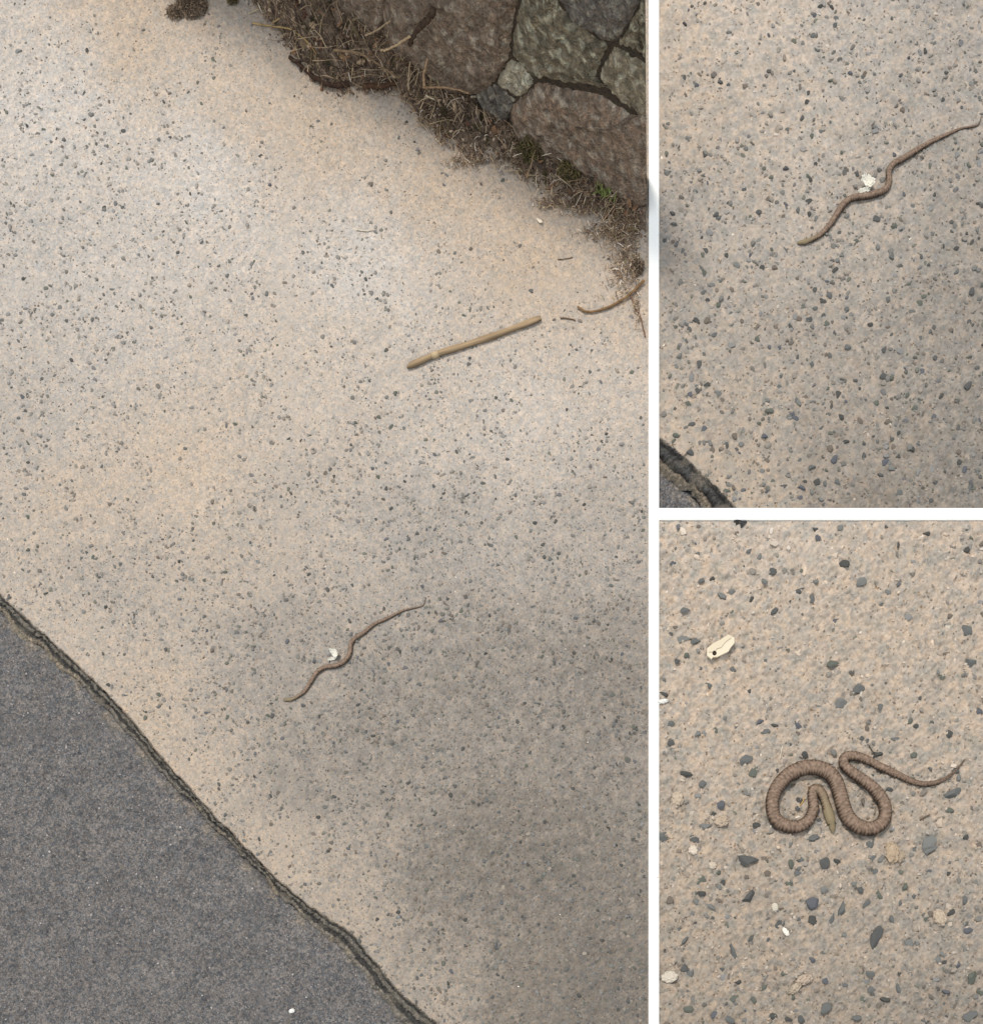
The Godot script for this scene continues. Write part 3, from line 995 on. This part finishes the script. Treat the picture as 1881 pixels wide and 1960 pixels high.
	var second := [[1290, 430, 14, 10, 1], [1440, 466, 11, 40, 0], [1560, 590, 14, 30, 1], [1838, 206, 12, 10, 0], [1828, 475, 12, 0, 2], [1745, 595, 12, 0, 1], [1706, 640, 12, 70, 0], [1365, 640, 14, 10, 1], [1500, 930, 16, 20, 0], [1325, 812, 18, 30, 0], [1312, 818, 10, 30, 1], [1620, 845, 14, 20, 2], [1570, 820, 14, 35, 1], [1595, 880, 18, 40, 7], [1530, 880, 14, 60, 1], [1685, 910, 15, 0, 0], [1780, 900, 22, 10, 6], [1720, 945, 18, 15, 1], [1850, 740, 18, 30, 0], [1802, 757, 15, 70, 2], [1620, 665, 16, 10, 1], [1665, 622, 14, 20, 2], [1690, 670, 14, 70, 0], [1858, 560, 16, 60, 0], [1830, 520, 14, 70, 1], [1645, 745, 12, 80, 2], [1490, 740, 12, 20, 1], [1345, 560, 12, 20, 1], [1395, 570, 11, 60, 0], [1398, 600, 12, 30, 1], [1575, 605, 13, 30, 0]]
	var third := [[1309, 1170, 20, 15, 1], [1308, 1223, 26, 5, 3], [1333, 1228, 20, 10, 1], [1382, 1144, 22, -15, 3], [1440, 1146, 15, 60, 2], [1483, 1170, 20, 60, 0], [1529, 1131, 22, 35, 0], [1552, 1148, 18, 60, 1], [1476, 1095, 24, -20, 0], [1462, 1116, 17, -20, 3], [1410, 1021, 15, -40, 5], [1561, 1013, 16, 0, 0], [1357, 1313, 20, -30, 1], [1400, 1133, 22, 25, 3], [1343, 1112, 14, 30, 1], [1364, 1106, 16, 30, 2], [1614, 1082, 25, -15, 2], [1647, 1117, 26, 10, 3], [1685, 1155, 27, -25, 1], [1720, 1116, 18, 70, 1], [1598, 1189, 26, 40, 7], [1736, 1182, 20, 10, 6], [1850, 1211, 30, -40, 1], [1858, 1269, 27, -5, 1], [1810, 1250, 20, 10, 5], [1591, 1271, 24, 20, 4], [1642, 1318, 26, 10, 1], [1816, 1180, 14, 25, 5], [1719, 1043, 12, 80, 2], [1773, 1022, 14, 5, 2],
		[1823, 1519, 36, 20, 1, 0.55], [1720, 1414, 31, 0, 1, 0.3], [1681, 1443, 24, 15, 2, 0.6], [1607, 1346, 28, 15, 3], [1431, 1454, 28, 25, 1], [1442, 1476, 24, 60, 4], [1466, 1402, 22, 30, 1], [1483, 1388, 17, 10, 2], [1700, 1512, 20, 20, 0], [1664, 1614, 24, 70, 1], [1779, 1612, 38, 60, 3, 0.7], [1558, 1605, 30, 30, 1], [1271, 1330, 22, -15, 2, 0.45], [1311, 1481, 28, -20, 2, 0.4], [1342, 1502, 20, 30, 1], [1349, 1581, 25, 10, 3], [1330, 1607, 23, -30, 0], [1269, 1602, 28, 60, 1, 0.75], [1283, 1388, 18, 20, 1],
		[1430, 1647, 39, 5, 0, 0.68], [1342, 1685, 25, -20, 4, 0.8], [1433, 1717, 36, 50, 0, 0.55], [1299, 1778, 26, 30, 1, 0.75], [1552, 1731, 30, 60, 7, 0.8], [1556, 1764, 24, -30, 2, 0.8], [1402, 1822, 32, -70, 1, 0.38], [1461, 1869, 26, 30, 1], [1463, 1892, 25, 40, 4], [1311, 1800, 22, 60, 1, 0.4], [1674, 1668, 26, 60, 1, 0.8], [1681, 1715, 31, -60, 4, 0.6], [1677, 1796, 58, 62, 0, 0.36], [1660, 1730, 26, 50, 1, 0.4], [1723, 1729, 25, 85, 1, 0.4], [1576, 1652, 27, 70, 0, 0.75], [1819, 1748, 22, 25, 2, 0.5], [1858, 1871, 32, 65, 4, 0.6], [1580, 1932, 30, 30, 1], [1718, 1895, 26, -70, 1, 0.4], [1856, 1944, 28, 20, 1], [1775, 1624, 32, 30, 3], [1442, 1914, 24, -50, 4, 0.5], [1590, 1760, 26, 60, 1, 0.4], [1693, 1915, 24, 0, 2, 0.5], [1640, 1950, 22, 20, 1], [1610, 1740, 30, 80, 1, 0.5]]

	var root := base("pavement")
	tag(root, "pale sandy pavement flecked with dark stone chips between wall and road", "", "", "structure")
	put("surface", sheet_mesh(one), M.paving, root)
	lay_stones(one, root, first, 14500, Vector2(1.3, 4.4), Vector2(1.6, 5.2), 260, 20000)
	root = base("pavement")
	tag(root, "coarser flecked paving under the mid-sized snake, by the bitumen corner", "", "", "structure")
	put("surface", sheet_mesh(two), M.coarse, root)
	lay_stones(two, root, second, 3200, Vector2(2.2, 6.4), Vector2(2.6, 9.0), 80, 7000)
	root = base("pavement")
	tag(root, "coarse sandy ground with large dark stones under the coiled snake", "", "", "structure")
	put("surface", sheet_mesh(three), M.coarse, root)
	lay_stones(three, root, third, 1500, Vector2(2.1, 7.5), Vector2(2.8, 12.0), 16, 8000)

	var tar := lin(0.072, 0.07, 0.067)
	var deep := lin(0.03, 0.029, 0.028)
	var ridge := lin(0.26, 0.235, 0.20)
	var road := base("road")
	tag(road, "dark grey speckled asphalt road along the pavement edge", "", "", "structure")
	put("surface", road_mesh(one, -4.0, 21.0), M.road, road)
	put("bitumen_joint", joint_mesh(one, [[-4, 0.6, tar, 1.0], [-0.8, 0.4, lin(0.10, 0.088, 0.072), 1.4], [0.8, -2.5, tar, 1.2], [2.4, -2.5, tar, 1.2], [5, 0.2, ridge * 0.9, 2.4], [9, 0.2, ridge * 0.8, 2.6], [11.5, -2.0, lin(0.07, 0.066, 0.06), 1.4], [13, -4.5, tar, 1.2], [16.5, -4.5, tar, 1.2], [19, -3.5, lin(0.08, 0.075, 0.07), 1.4], [22, -3.0, ridge, 1.8], [26, -3.0, ridge * 0.9, 1.8], [31, -4.0, lin(0.14, 0.13, 0.122), 1.5], [36, -10, tar, 0.0]], -200, 1100, 2170), M.joint, road)
	var grains := []
	for k in 2600:
		var x := rng.randf_range(-180, 900)
		var z := rng.randf_range(1000, 2170)
		if past_edge(one, x, z) < 32.0: continue
		var rad := lerpf(0.8, 2.6, pow(rng.randf(), 2.5)) * 0.001
		var c := lin(0.24, 0.22, 0.21) * rng.randf_range(0.7, 1.5) if k % 5 < 3 else lin(0.05, 0.048, 0.05)
		grains.append([Transform3D(Basis.from_scale(Vector3(rad, rad * 0.5, rad)) * any_turn(), P(x, z, -0.004 + 0.0003)), c])
	multi("asphalt_grit", solid_grit, grains, M.chip, road, "pale and dark grains showing in the asphalt")
	road = base("road")
	tag(road, "black bitumen road corner beside the coarser paving", "", "", "structure")
	put("surface", road_mesh(two, -5.0, 40.0), M.road, road)
	put("bitumen_joint", joint_mesh(two, [[-4, 0.8, tar, 1.0], [-1, 1.0, tar, 1.6], [2, -2.0, deep, 1.6], [5, 2.0, lin(0.07, 0.068, 0.066), 3.0], [10, 3.0, lin(0.10, 0.10, 0.10), 3.5], [14, 1.0, tar, 3.5], [17, -5, deep, 1.5], [19, -4, lin(0.24, 0.195, 0.15), 1.5], [21.5, -3, lin(0.3, 0.25, 0.19), 1.5], [24, -7, deep, 1.5], [28, -5, lin(0.06, 0.058, 0.055), 2.5], [33, -5, tar, 2.0]], 1262, 1440, 1000), M.joint, road)

func build_borders() -> void:  # borders of the three-part collage, built as low white strips
	for q in [[Vector2(1240.8, -260), Vector2(1260.8, 2240), "long thin white collage board between the walled pavement and the two coarser plots"], [Vector2(1261.0, 974.5), Vector2(2150, 996.5), "shorter white collage board laid crosswise between the two coarser plots"]]:
		var st := begin()
		st.set_smooth_group(-1)
		var lo: Vector2 = q[0]
		var hi: Vector2 = q[1]
		var c := 1.0
		var ring := [[0.0, -30.0], [0.0, 3.4], [c, 4.4]]
		var rows := []
		for e in ring:
			rows.append([P(lo.x + e[0], lo.y + e[0], e[1] * 0.001), P(hi.x - e[0], lo.y + e[0], e[1] * 0.001), P(hi.x - e[0], hi.y - e[0], e[1] * 0.001), P(lo.x + e[0], hi.y - e[0], e[1] * 0.001)])
		for i in 2:
			for k in 4:
				var a: Vector3 = rows[i][k]
				var b: Vector3 = rows[i][(k + 1) % 4]
				var d: Vector3 = rows[i + 1][k]
				var e: Vector3 = rows[i + 1][(k + 1) % 4]
				for v in [a, d, b, b, d, e]: st.add_vertex(v)
		for k in [0, 1, 2, 0, 2, 3]: st.add_vertex(rows[2][k])
		tag(put("collage_border", done(st), M.border), q[2], "border")

func build_snakes() -> void:
	var slim := [[0, 8], [0.012, 22], [0.03, 30], [0.05, 27], [0.09, 30], [0.25, 40], [0.45, 42], [0.62, 36], [0.78, 24], [0.92, 12], [1, 4]]
	snake("snake", Vector2(490, 1078), 0.2085, [[252, 1262], [290, 1258], [345, 1250], [440, 1190], [500, 1110], [560, 1015], [630, 965], [750, 945], [830, 895], [868, 830], [875, 755], [910, 700], [1000, 640], [1100, 560], [1200, 515], [1350, 440], [1510, 400], [1545, 370], [1562, 312]], slim, sheets[0], "smallest brown snake, stretched out on the wide pavement beside a petal", 0.5)
	var mid := [[0, 14], [0.012, 30], [0.03, 42], [0.05, 36], [0.09, 41], [0.25, 54], [0.45, 55], [0.62, 50], [0.78, 34], [0.92, 17], [1, 5]]
	snake("snake", Vector2(1470, 196), 0.2184, [[250, 1238], [310, 1238], [380, 1212], [460, 1165], [530, 1095], [590, 1005], [650, 915], [740, 855], [860, 840], [960, 810], [1030, 768], [1052, 700], [1050, 625], [1090, 560], [1180, 508], [1300, 430], [1420, 358], [1560, 293], [1680, 240], [1810, 213], [1845, 185], [1865, 120]], mid, sheets[1], "mid-sized brown snake lying in an open wave beside a white petal", 0.6)
	var fat := [[0, 20], [0.01, 48], [0.025, 76], [0.04, 82], [0.06, 70], [0.1, 78], [0.2, 100], [0.35, 117], [0.5, 117], [0.62, 100], [0.72, 80], [0.82, 62], [0.92, 38], [1, 8]]
	snake("snake", Vector2(1421.6, 1323.5), 0.2445, [[703, 1112], [690, 1050], [664, 965], [640, 880], [614, 810], [574, 772], [540, 790], [540, 860], [545, 930], [505, 1020], [420, 1070], [320, 1058], [245, 1000], [222, 900], [245, 800], [310, 705], [410, 635], [530, 612], [640, 640], [712, 715], [750, 820], [780, 930], [830, 1020], [915, 1078], [1020, 1080], [1095, 1010], [1098, 900], [1040, 800], [940, 710], [840, 640], [785, 585], [790, 530], [860, 515], [950, 540], [1060, 595], [1200, 660], [1350, 722], [1480, 725], [1590, 680], [1680, 600], [1738, 525]], fat, sheets[2], "large coiled brown snake with its head tucked between two loops", 0.75)

func build_things() -> void:
	petal(641, 1256, 0.0155, "crumpled white petal tucked beside the smallest snake on the wide pavement", 3)
	petal(1657, 360, 0.0225, "larger crumpled white petal above the mid-sized wavy snake", 9)

	# the straw stalk, with its node
	var root := base("straw_stalk", P(780, 706))
	tag(root, "thick straight dry tan stalk lying on the pale paving", "stalk")
	var st := begin()
	var path: Array[Vector3] = spline([Vector3(0, 0.0045, 0), Vector3(0.055, 0.0048, -0.024), Vector3(0.16, 0.005, -0.058), Vector3(0.255, 0.0045, -0.094)], 0.004)
	tube(st, path, func(t): return 0.0050 * (1.0 + 0.08 * sin(t * 23.0)) * smoothstep(-0.05, 0.05, t) * (1.0 if t < 0.97 else 0.8),
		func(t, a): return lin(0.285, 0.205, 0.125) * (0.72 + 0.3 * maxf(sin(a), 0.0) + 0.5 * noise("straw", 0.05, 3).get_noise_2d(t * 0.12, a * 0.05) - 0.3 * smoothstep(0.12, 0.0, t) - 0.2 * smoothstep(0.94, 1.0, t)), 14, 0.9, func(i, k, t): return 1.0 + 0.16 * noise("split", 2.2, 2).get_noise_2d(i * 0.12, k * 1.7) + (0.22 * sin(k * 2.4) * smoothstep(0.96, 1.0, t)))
	put("stem", done(st), M.fibre, root)
	st = begin()
	tube(st, spline([Vector3(0.046, 0.0049, -0.0205), Vector3(0.053, 0.005, -0.023), Vector3(0.06, 0.0049, -0.026)], 0.002), func(t): return 0.0050 + 0.0007 * sin(t * PI), func(t, _a): return lin(0.36, 0.275, 0.17) * (0.75 + 0.4 * sin(t * PI)), 10)
	put("node", done(st), M.fibre, root)

	# twigs, roots and stems
	twig("twig", [[1105, 590, 3.4], [1126, 600, 3.9], [1159, 593, 3.9], [1198, 573, 4.9], [1232, 542, 6.4]], 1.9, 2.5, lin(0.20, 0.12, 0.06), "curved orange-brown twig running from the pavement up to the white board")
	twig("twig", [[1208, 569, 3.4], [1214, 588, 3.4], [1225, 609, 2.9], [1235, 647, 2.9]], 1.9, 1.3, lin(0.15, 0.095, 0.07), "thin reddish-brown twig below the curved orange one")
	twig("twig", [[1072, 610, 2.0], [1088, 611, 2.0], [1101, 615, 2.0]], 1.3, 1.0, lin(0.14, 0.09, 0.055), "short brown twig between the thick stalk and the curved twig")
	twig("twig", [[1067, 498, 1.6], [1080, 497, 1.8], [1096, 494, 1.6]], 1.0, 0.7, lin(0.13, 0.10, 0.075), "tiny dark twig on bare sand above the curved twig")
	twig("straw_bit", [[1493, 1452, 3], [1494, 1440, 4], [1497, 1429, 3]], 0.8, 0.5, lin(0.6, 0.54, 0.44), "fine upright straw just above the coiled snake's left loop", "straw")
	twig("straw_bit", [[1512, 1468, 3], [1522, 1465, 4], [1534, 1464, 3]], 0.8, 0.5, lin(0.62, 0.56, 0.46), "fine level straw touching the top of the coiled snake's left loop", "straw")
	twig("dry_stem", [[1527, 1546, 3], [1534, 1537, 5], [1538, 1527, 4]], 1.5, 0.9, lin(0.42, 0.27, 0.10), "golden crumb of stem inside the coiled snake's left loop", "stem")
	twig("twig", [[1662, 1428, 3], [1669, 1440, 4], [1678, 1449, 3]], 1.2, 0.8, lin(0.07, 0.065, 0.05), "dark thin twig pointing at the stone above the coiled snake's tail")
	twig("twig", [[1758, 1571, 3], [1768, 1566, 4], [1778, 1560, 3]], 1.4, 0.9, lin(0.10, 0.07, 0.05), "small brown twig right of the coiled snake's big loop")
	twig("straw_bit", [[683, 441, 1.7], [700, 443, 1.9], [715, 441, 1.7]], 1.1, 0.8, lin(0.62, 0.54, 0.44), "single pale straw alone on the open pale paving", "straw")
	twig("root", [[869, 217, 198], [857, 217, 182], [837, 208, 158], [821, 204, 139], [809, 199, 115]], 5.4, 3.4, lin(0.065, 0.044, 0.032), "thick dark root leaning against the big brown wall stone", "root")
	twig("twig", [[815, 207, 139], [785, 200, 116], [757, 190, 95]], 2.0, 1.4, lin(0.42, 0.31, 0.19), "pale tan stick pointing down-left from the dark root's foot")
	twig("twig", [[750, 186, 91], [776, 194, 106], [803, 203, 128]], 1.6, 1.2, lin(0.36, 0.26, 0.16), "light brown stick crossing just under the dark root")
	twig("twig", [[821, 210, 47], [826, 207, 70], [838, 209, 100]], 2.6, 1.8, lin(0.36, 0.25, 0.155), "upright light brown stick standing in the litter before the big stone")
	twig("twig", [[818, 206, 41], [861, 226, 62], [892, 241, 72], [909, 249, 75]], 2.0, 1.3, lin(0.30, 0.20, 0.12), "level brown stick along the bottom of the big stone")
	twig("twig", [[788, 197, 26], [792, 194, 47], [801, 192, 77]], 1.6, 1.0, lin(0.40, 0.31, 0.21), "slim pale upright stem just left of the light brown stick")
	twig("twig", [[907, 214, 29.8], [920, 204, 23.5], [935, 199, 23.9]], 1.8, 1.0, lin(0.46, 0.40, 0.31), "small whitish twig under the little pale wall stone")
	twig("dry_stem", [[485, 48, 4.0], [523, 56, 5.5], [562, 77, 21.5], [579, 88, 21.7], [596, 107, 27.8], [611, 121, 17.5]], 1.5, 1.2, lin(0.40, 0.28, 0.13), "long arched yellow-brown stem at the corner of the soil bank", "stem")
	twig("dry_stem", [[523, 51, 6.3], [537, 51, 13.9], [555, 57, 28.7]], 1.3, 0.9, lin(0.42, 0.31, 0.15), "short yellow stem branching above the arched one", "stem")
	twig("dry_stem", [[477, 30, 3.6], [487, 26, 4.1], [498, 21, 4.1]], 1.1, 0.8, lin(0.52, 0.42, 0.28), "pale straw near the white leaf at the soil bank's end", "stem")
	twig("root", [[555, 115, 4.9], [583, 136, 6.4], [609, 159, 7.4], [643, 170, 7.4], [670, 168, 8.4]], 3.4, 4.5, lin(0.05, 0.03, 0.022), "dark red-brown root along the lower lip of the soil bank", "root")
	twig("root", [[699, 173, 9.0], [727, 174, 10.0], [747, 172, 10.5], [762, 167, 10.5]], 4.5, 3.2, lin(0.085, 0.048, 0.03), "short thick dark root stub beside the pebbly lip of the bank", "root")
	twig("root", [[562, 123, 7.0], [604, 132, 14.8], [654, 146, 16.4], [706, 147, 23.5]], 2.0, 1.4, lin(0.06, 0.042, 0.032), "long dark rootlet lying across the litter above the lip root", "root")
	twig("root", [[654, 146, 51], [707, 171, 70], [747, 183, 55], [774, 191, 43]], 2.2, 1.4, lin(0.20, 0.14, 0.085), "brown rootlet sloping down through the middle of the bank", "root")
	twig("twig", [[721, 156, 88], [747, 164, 107], [778, 175, 135]], 1.6, 1.1, lin(0.33, 0.25, 0.16), "tan stick leaning on the stone left of the dark root")
	twig("twig", [[671, 153, 13.0], [673, 163, 16.0], [674, 164, 8.0]], 1.5, 1.2, lin(0.72, 0.66, 0.55), "stubby near-white twig end above the lip root")
	twig("dry_stem", [[1061, 338, 6.0], [1079, 358, 13.8], [1094, 363, 5.0]], 1.0, 0.8, lin(0.46, 0.37, 0.27), "thin pale stem sloping down before the pink-brown stone", "stem")
	twig("dry_stem", [[1059, 308, 12.2], [1071, 320, 17.9], [1083, 328, 15.7]], 1.1, 0.8, lin(0.50, 0.42, 0.32), "thin pale stem higher up against the pink-brown stone", "stem")
	twig("dry_stem", [[1203, 379, 19.4], [1220, 386, 17.2], [1234, 394, 17.6]], 1.4, 1.0, lin(0.33, 0.24, 0.19), "brown stem above the tuft next to the white board", "stem")
	twig("dry_stem", [[795, 227, 2.4], [809, 241, 2.9], [820, 254, 2.4]], 0.9, 0.7, lin(0.56, 0.46, 0.32), "yellowish straw at the bank's edge below the upright sticks", "stem")
	twig("dry_stem", [[834, 268, 2.3], [839, 272, 2.5], [845, 279, 2.3]], 1.3, 0.9, lin(0.62, 0.5, 0.34), "short bright straw on clean sand at the bank's edge", "stem")
	twig("dry_stem", [[820, 205, 24.6], [827, 210, 25.7], [836, 215, 26.7]], 1.7, 1.3, lin(0.62, 0.53, 0.38), "stubby cream straw under the level stick", "stem")
	twig("dry_stem", [[863, 213, 8.5], [884, 219, 20.8], [902, 227, 14.5], [904, 237, 11.5]], 1.1, 0.9, lin(0.09, 0.065, 0.05), "dark hooked stem in the hollow under the big stone", "stem")

	# tufts and moss
	var dull := [lin(0.09, 0.065, 0.045), lin(0.16, 0.115, 0.08), lin(0.06, 0.045, 0.032), lin(0.22, 0.165, 0.115)]
	var mossy := [lin(0.07, 0.065, 0.025), lin(0.12, 0.105, 0.04), lin(0.045, 0.035, 0.02), lin(0.16, 0.12, 0.065)]
	tuft("dead_tuft", 368, 14, 30, 12, dull, "round dead brown tuft alone on the sandy paving, away from the bank", 700)
	tuft("dead_tuft", 337, 26, 16, 8, dull, "small dark tuft touching the round dead one", 220)
	tuft("moss_tuft", 446, 4, 9, 8, mossy, "little dark moss cushion between the round tuft and the soil bank", 120)
	tuft("moss_tuft", 1018, 296, 26, 22, mossy, "olive moss clump at the left foot of the pink-brown stone", 520)
	tuft("moss_tuft", 1090, 340, 24, 18, mossy, "dark moss clump beside the thin sloping stem", 480)
	tuft("dead_tuft", 1215, 384, 18, 18, dull, "dark dead tuft next to the white board, by the green weed", 380)
	tuft("dead_tuft", 1222, 514, 14, 16, dull, "dark dead tuft over the end of the curved orange twig", 320)
	tuft("dead_tuft", 1105, 388, 12, 6, dull, "loose dark crumb patch on sand below the moss clump", 150)

	# the green weed
	root = base("green_weed", P(1158, 378, 0.001 * surface_at(1158, 378)))
	tag(root, "small bright green weed at the wall foot", "weed")
	for k in 30:
		st = begin()
		var a := rng.randf() * TAU
		var r := rng.randf_range(0.0, 0.015)
		blade(st, Vector3(cos(a) * r + (k % 5 - 2) * 0.004, 0.004, sin(a) * r + (k % 5 - 2) * 0.004), rng.randf() * TAU, rng.randf_range(0.009, 0.022), rng.randf_range(0.0010, 0.0026), rng.randf_range(0.003, 0.012), lin(0.16, 0.185, 0.06) * rng.randf_range(0.7, 1.35))
		put("leaf", done(st), M.leaf, root)

	# pale scraps
	flake("white_leaf", 520, 8, 0.018, Vector3(0.013, 0.0015, 0.007), 0.5, lin(0.8, 0.76, 0.68), 0.3, "curled white leaf on top of the soil bank's end", "leaf")
	flake("white_leaf", 1033, 426, 0.003, Vector3(0.006, 0.0008, 0.0028), -0.6, lin(0.72, 0.62, 0.5), 0.4, "tiny curled pale leaf alone on the sand below the wall", "leaf")
	flake("white_flake", 1026, 204, 0.075, Vector3(0.004, 0.001, 0.006), 0.2, lin(0.378, 0.353, 0.319), 0.3, "grey flake stuck on the pink-brown stone's upper part", "flake")
	flake("white_pebble", 559, 1935, 0.0, Vector3(0.0055, 0.004, 0.004), 0.4, lin(0.78, 0.76, 0.72), 0.0, "single white pebble on the asphalt road", "pebble")
	flake("pale_pebble", 1281, 1871, 0.003, Vector3(0.0145, 0.004, 0.011), 0.2, lin(0.454, 0.407, 0.338), 0.1, "rounded cream pebble by the long white board below the coiled snake", "pebble")
	flake("pale_rock", 1538, 1876, 0.003, Vector3(0.016, 0.008, 0.009), 0.35, lin(0.386, 0.317, 0.248), 0.0, "angular pinkish-cream rock, upper of a touching pair", "rock")
	flake("pale_rock", 1521, 1892, 0.003, Vector3(0.016, 0.007, 0.007), 0.8, lin(0.372, 0.310, 0.241), 0.0, "longer pinkish-cream rock, lower of a touching pair", "rock")
	flake("pale_rock", 1705, 1633, 0.004, Vector3(0.012, 0.008, 0.019), 0.15, lin(0.358, 0.282, 0.200), 0.0, "upright cream-brown rock below the coiled snake's right loop", "rock")
	flake("pale_rock", 1723, 1640, 0.002, Vector3(0.007, 0.005, 0.012), -0.3, lin(0.317, 0.255, 0.193), 0.0, "small tan rock touching the upright cream-brown one", "rock")
	flake("pale_rock", 1797, 1757, 0.003, Vector3(0.011, 0.006, 0.016), 0.5, lin(0.379, 0.310, 0.241), 0.0, "oval pinkish rock beside a narrow dark stone", "rock")
	flake("white_flake", 1503, 1784, 0.003, Vector3(0.0045, 0.0025, 0.009), 0.6, lin(0.655, 0.622, 0.554), 0.0, "narrow white flake, lowest of three on the coarse sand", "flake")
	flake("white_flake", 1482, 1737, 0.003, Vector3(0.006, 0.003, 0.008), 0.2, lin(0.462, 0.420, 0.353), 0.0, "white flake a little above the narrow one", "flake")
	flake("white_flake", 1363, 1657, 0.003, Vector3(0.007, 0.003, 0.007), 0.4, lin(0.437, 0.378, 0.302), 0.0, "creamy flake left of the biggest dark oval stone", "flake")
	flake("white_flake", 1326, 1628, 0.003, Vector3(0.008, 0.004, 0.009), 0.4, lin(0.521, 0.454, 0.378), 0.0, "cream chip between dark stones near the long board", "flake")
	flake("white_flake", 1268, 1344, 0.004, Vector3(0.011, 0.004, 0.004), 0.2, lin(0.689, 0.672, 0.638), 0.0, "bright white flake against the long board above the coiled snake", "flake")
	flake("pale_rock", 1380, 1573, 0.003, Vector3(0.013, 0.006, 0.010), 0.3, lin(0.386, 0.310, 0.241), 0.0, "blunt pinkish rock left of the coiled snake's lower loop", "rock")
	flake("pale_rock", 1296, 1530, 0.003, Vector3(0.011, 0.006, 0.013), 0.0, lin(0.400, 0.331, 0.255), 0.0, "cream block near the long board, level with the snake", "rock")

	# the bone-like chip with its hole
	var bone := CSGCombiner3D.new()
	bone.name = numbered("wood_chip")
	bone.position = P(1377, 1245, 0.0115)
	bone.rotation = Vector3(0.2, deg_to_rad(24), 0.05)
	bone.calculate_tangents = false
	add_child(bone)
	tag(bone, "thick cream wood chip with a dark round hole, above the coiled snake", "wood chip")
	var slab := CSGPolygon3D.new()
	slab.name = "slab"
	slab.polygon = PackedVector2Array([Vector2(-0.029, -0.004), Vector2(-0.024, 0.008), Vector2(-0.010, 0.0115), Vector2(0.008, 0.0125), Vector2(0.022, 0.015), Vector2(0.031, 0.005), Vector2(0.027, -0.004), Vector2(0.018, -0.008), Vector2(0.011, -0.013), Vector2(-0.012, -0.0135), Vector2(-0.02, -0.0105), Vector2(-0.0235, -0.013)])
	slab.depth = 0.009
	slab.rotation_degrees = Vector3(-90, 0, 0)
	slab.position.y = 0.0045
	slab.material = plain(lin(0.58, 0.51, 0.39), 0.8)
	bone.add_child(slab)
	var layer := CSGPolygon3D.new()
	layer.name = "splinter"
	layer.polygon = PackedVector2Array([Vector2(-0.024, 0.002), Vector2(-0.016, 0.0095), Vector2(0.004, 0.0105), Vector2(0.021, 0.013), Vector2(0.026, 0.006), Vector2(0.012, 0.004), Vector2(0.001, -0.001), Vector2(-0.008, 0.0005), Vector2(-0.013, -0.003)])
	layer.depth = 0.0025
	layer.rotation_degrees = Vector3(-90, 0, 3)
	layer.position = Vector3(0, 0.0062, 0)
	layer.material = plain(lin(0.54, 0.47, 0.35), 0.85)
	bone.add_child(layer)
	var bore := CSGCylinder3D.new()
	bore.name = "hole"
	bore.operation = CSGShape3D.OPERATION_SUBTRACTION
	bore.radius = 0.0042
	bore.height = 0.05
	bore.sides = 14
	bore.position = Vector3(-0.0145, 0.004, 0.0055)
	bore.material = plain(lin(0.12, 0.09, 0.06), 0.9)
	bone.add_child(bore)
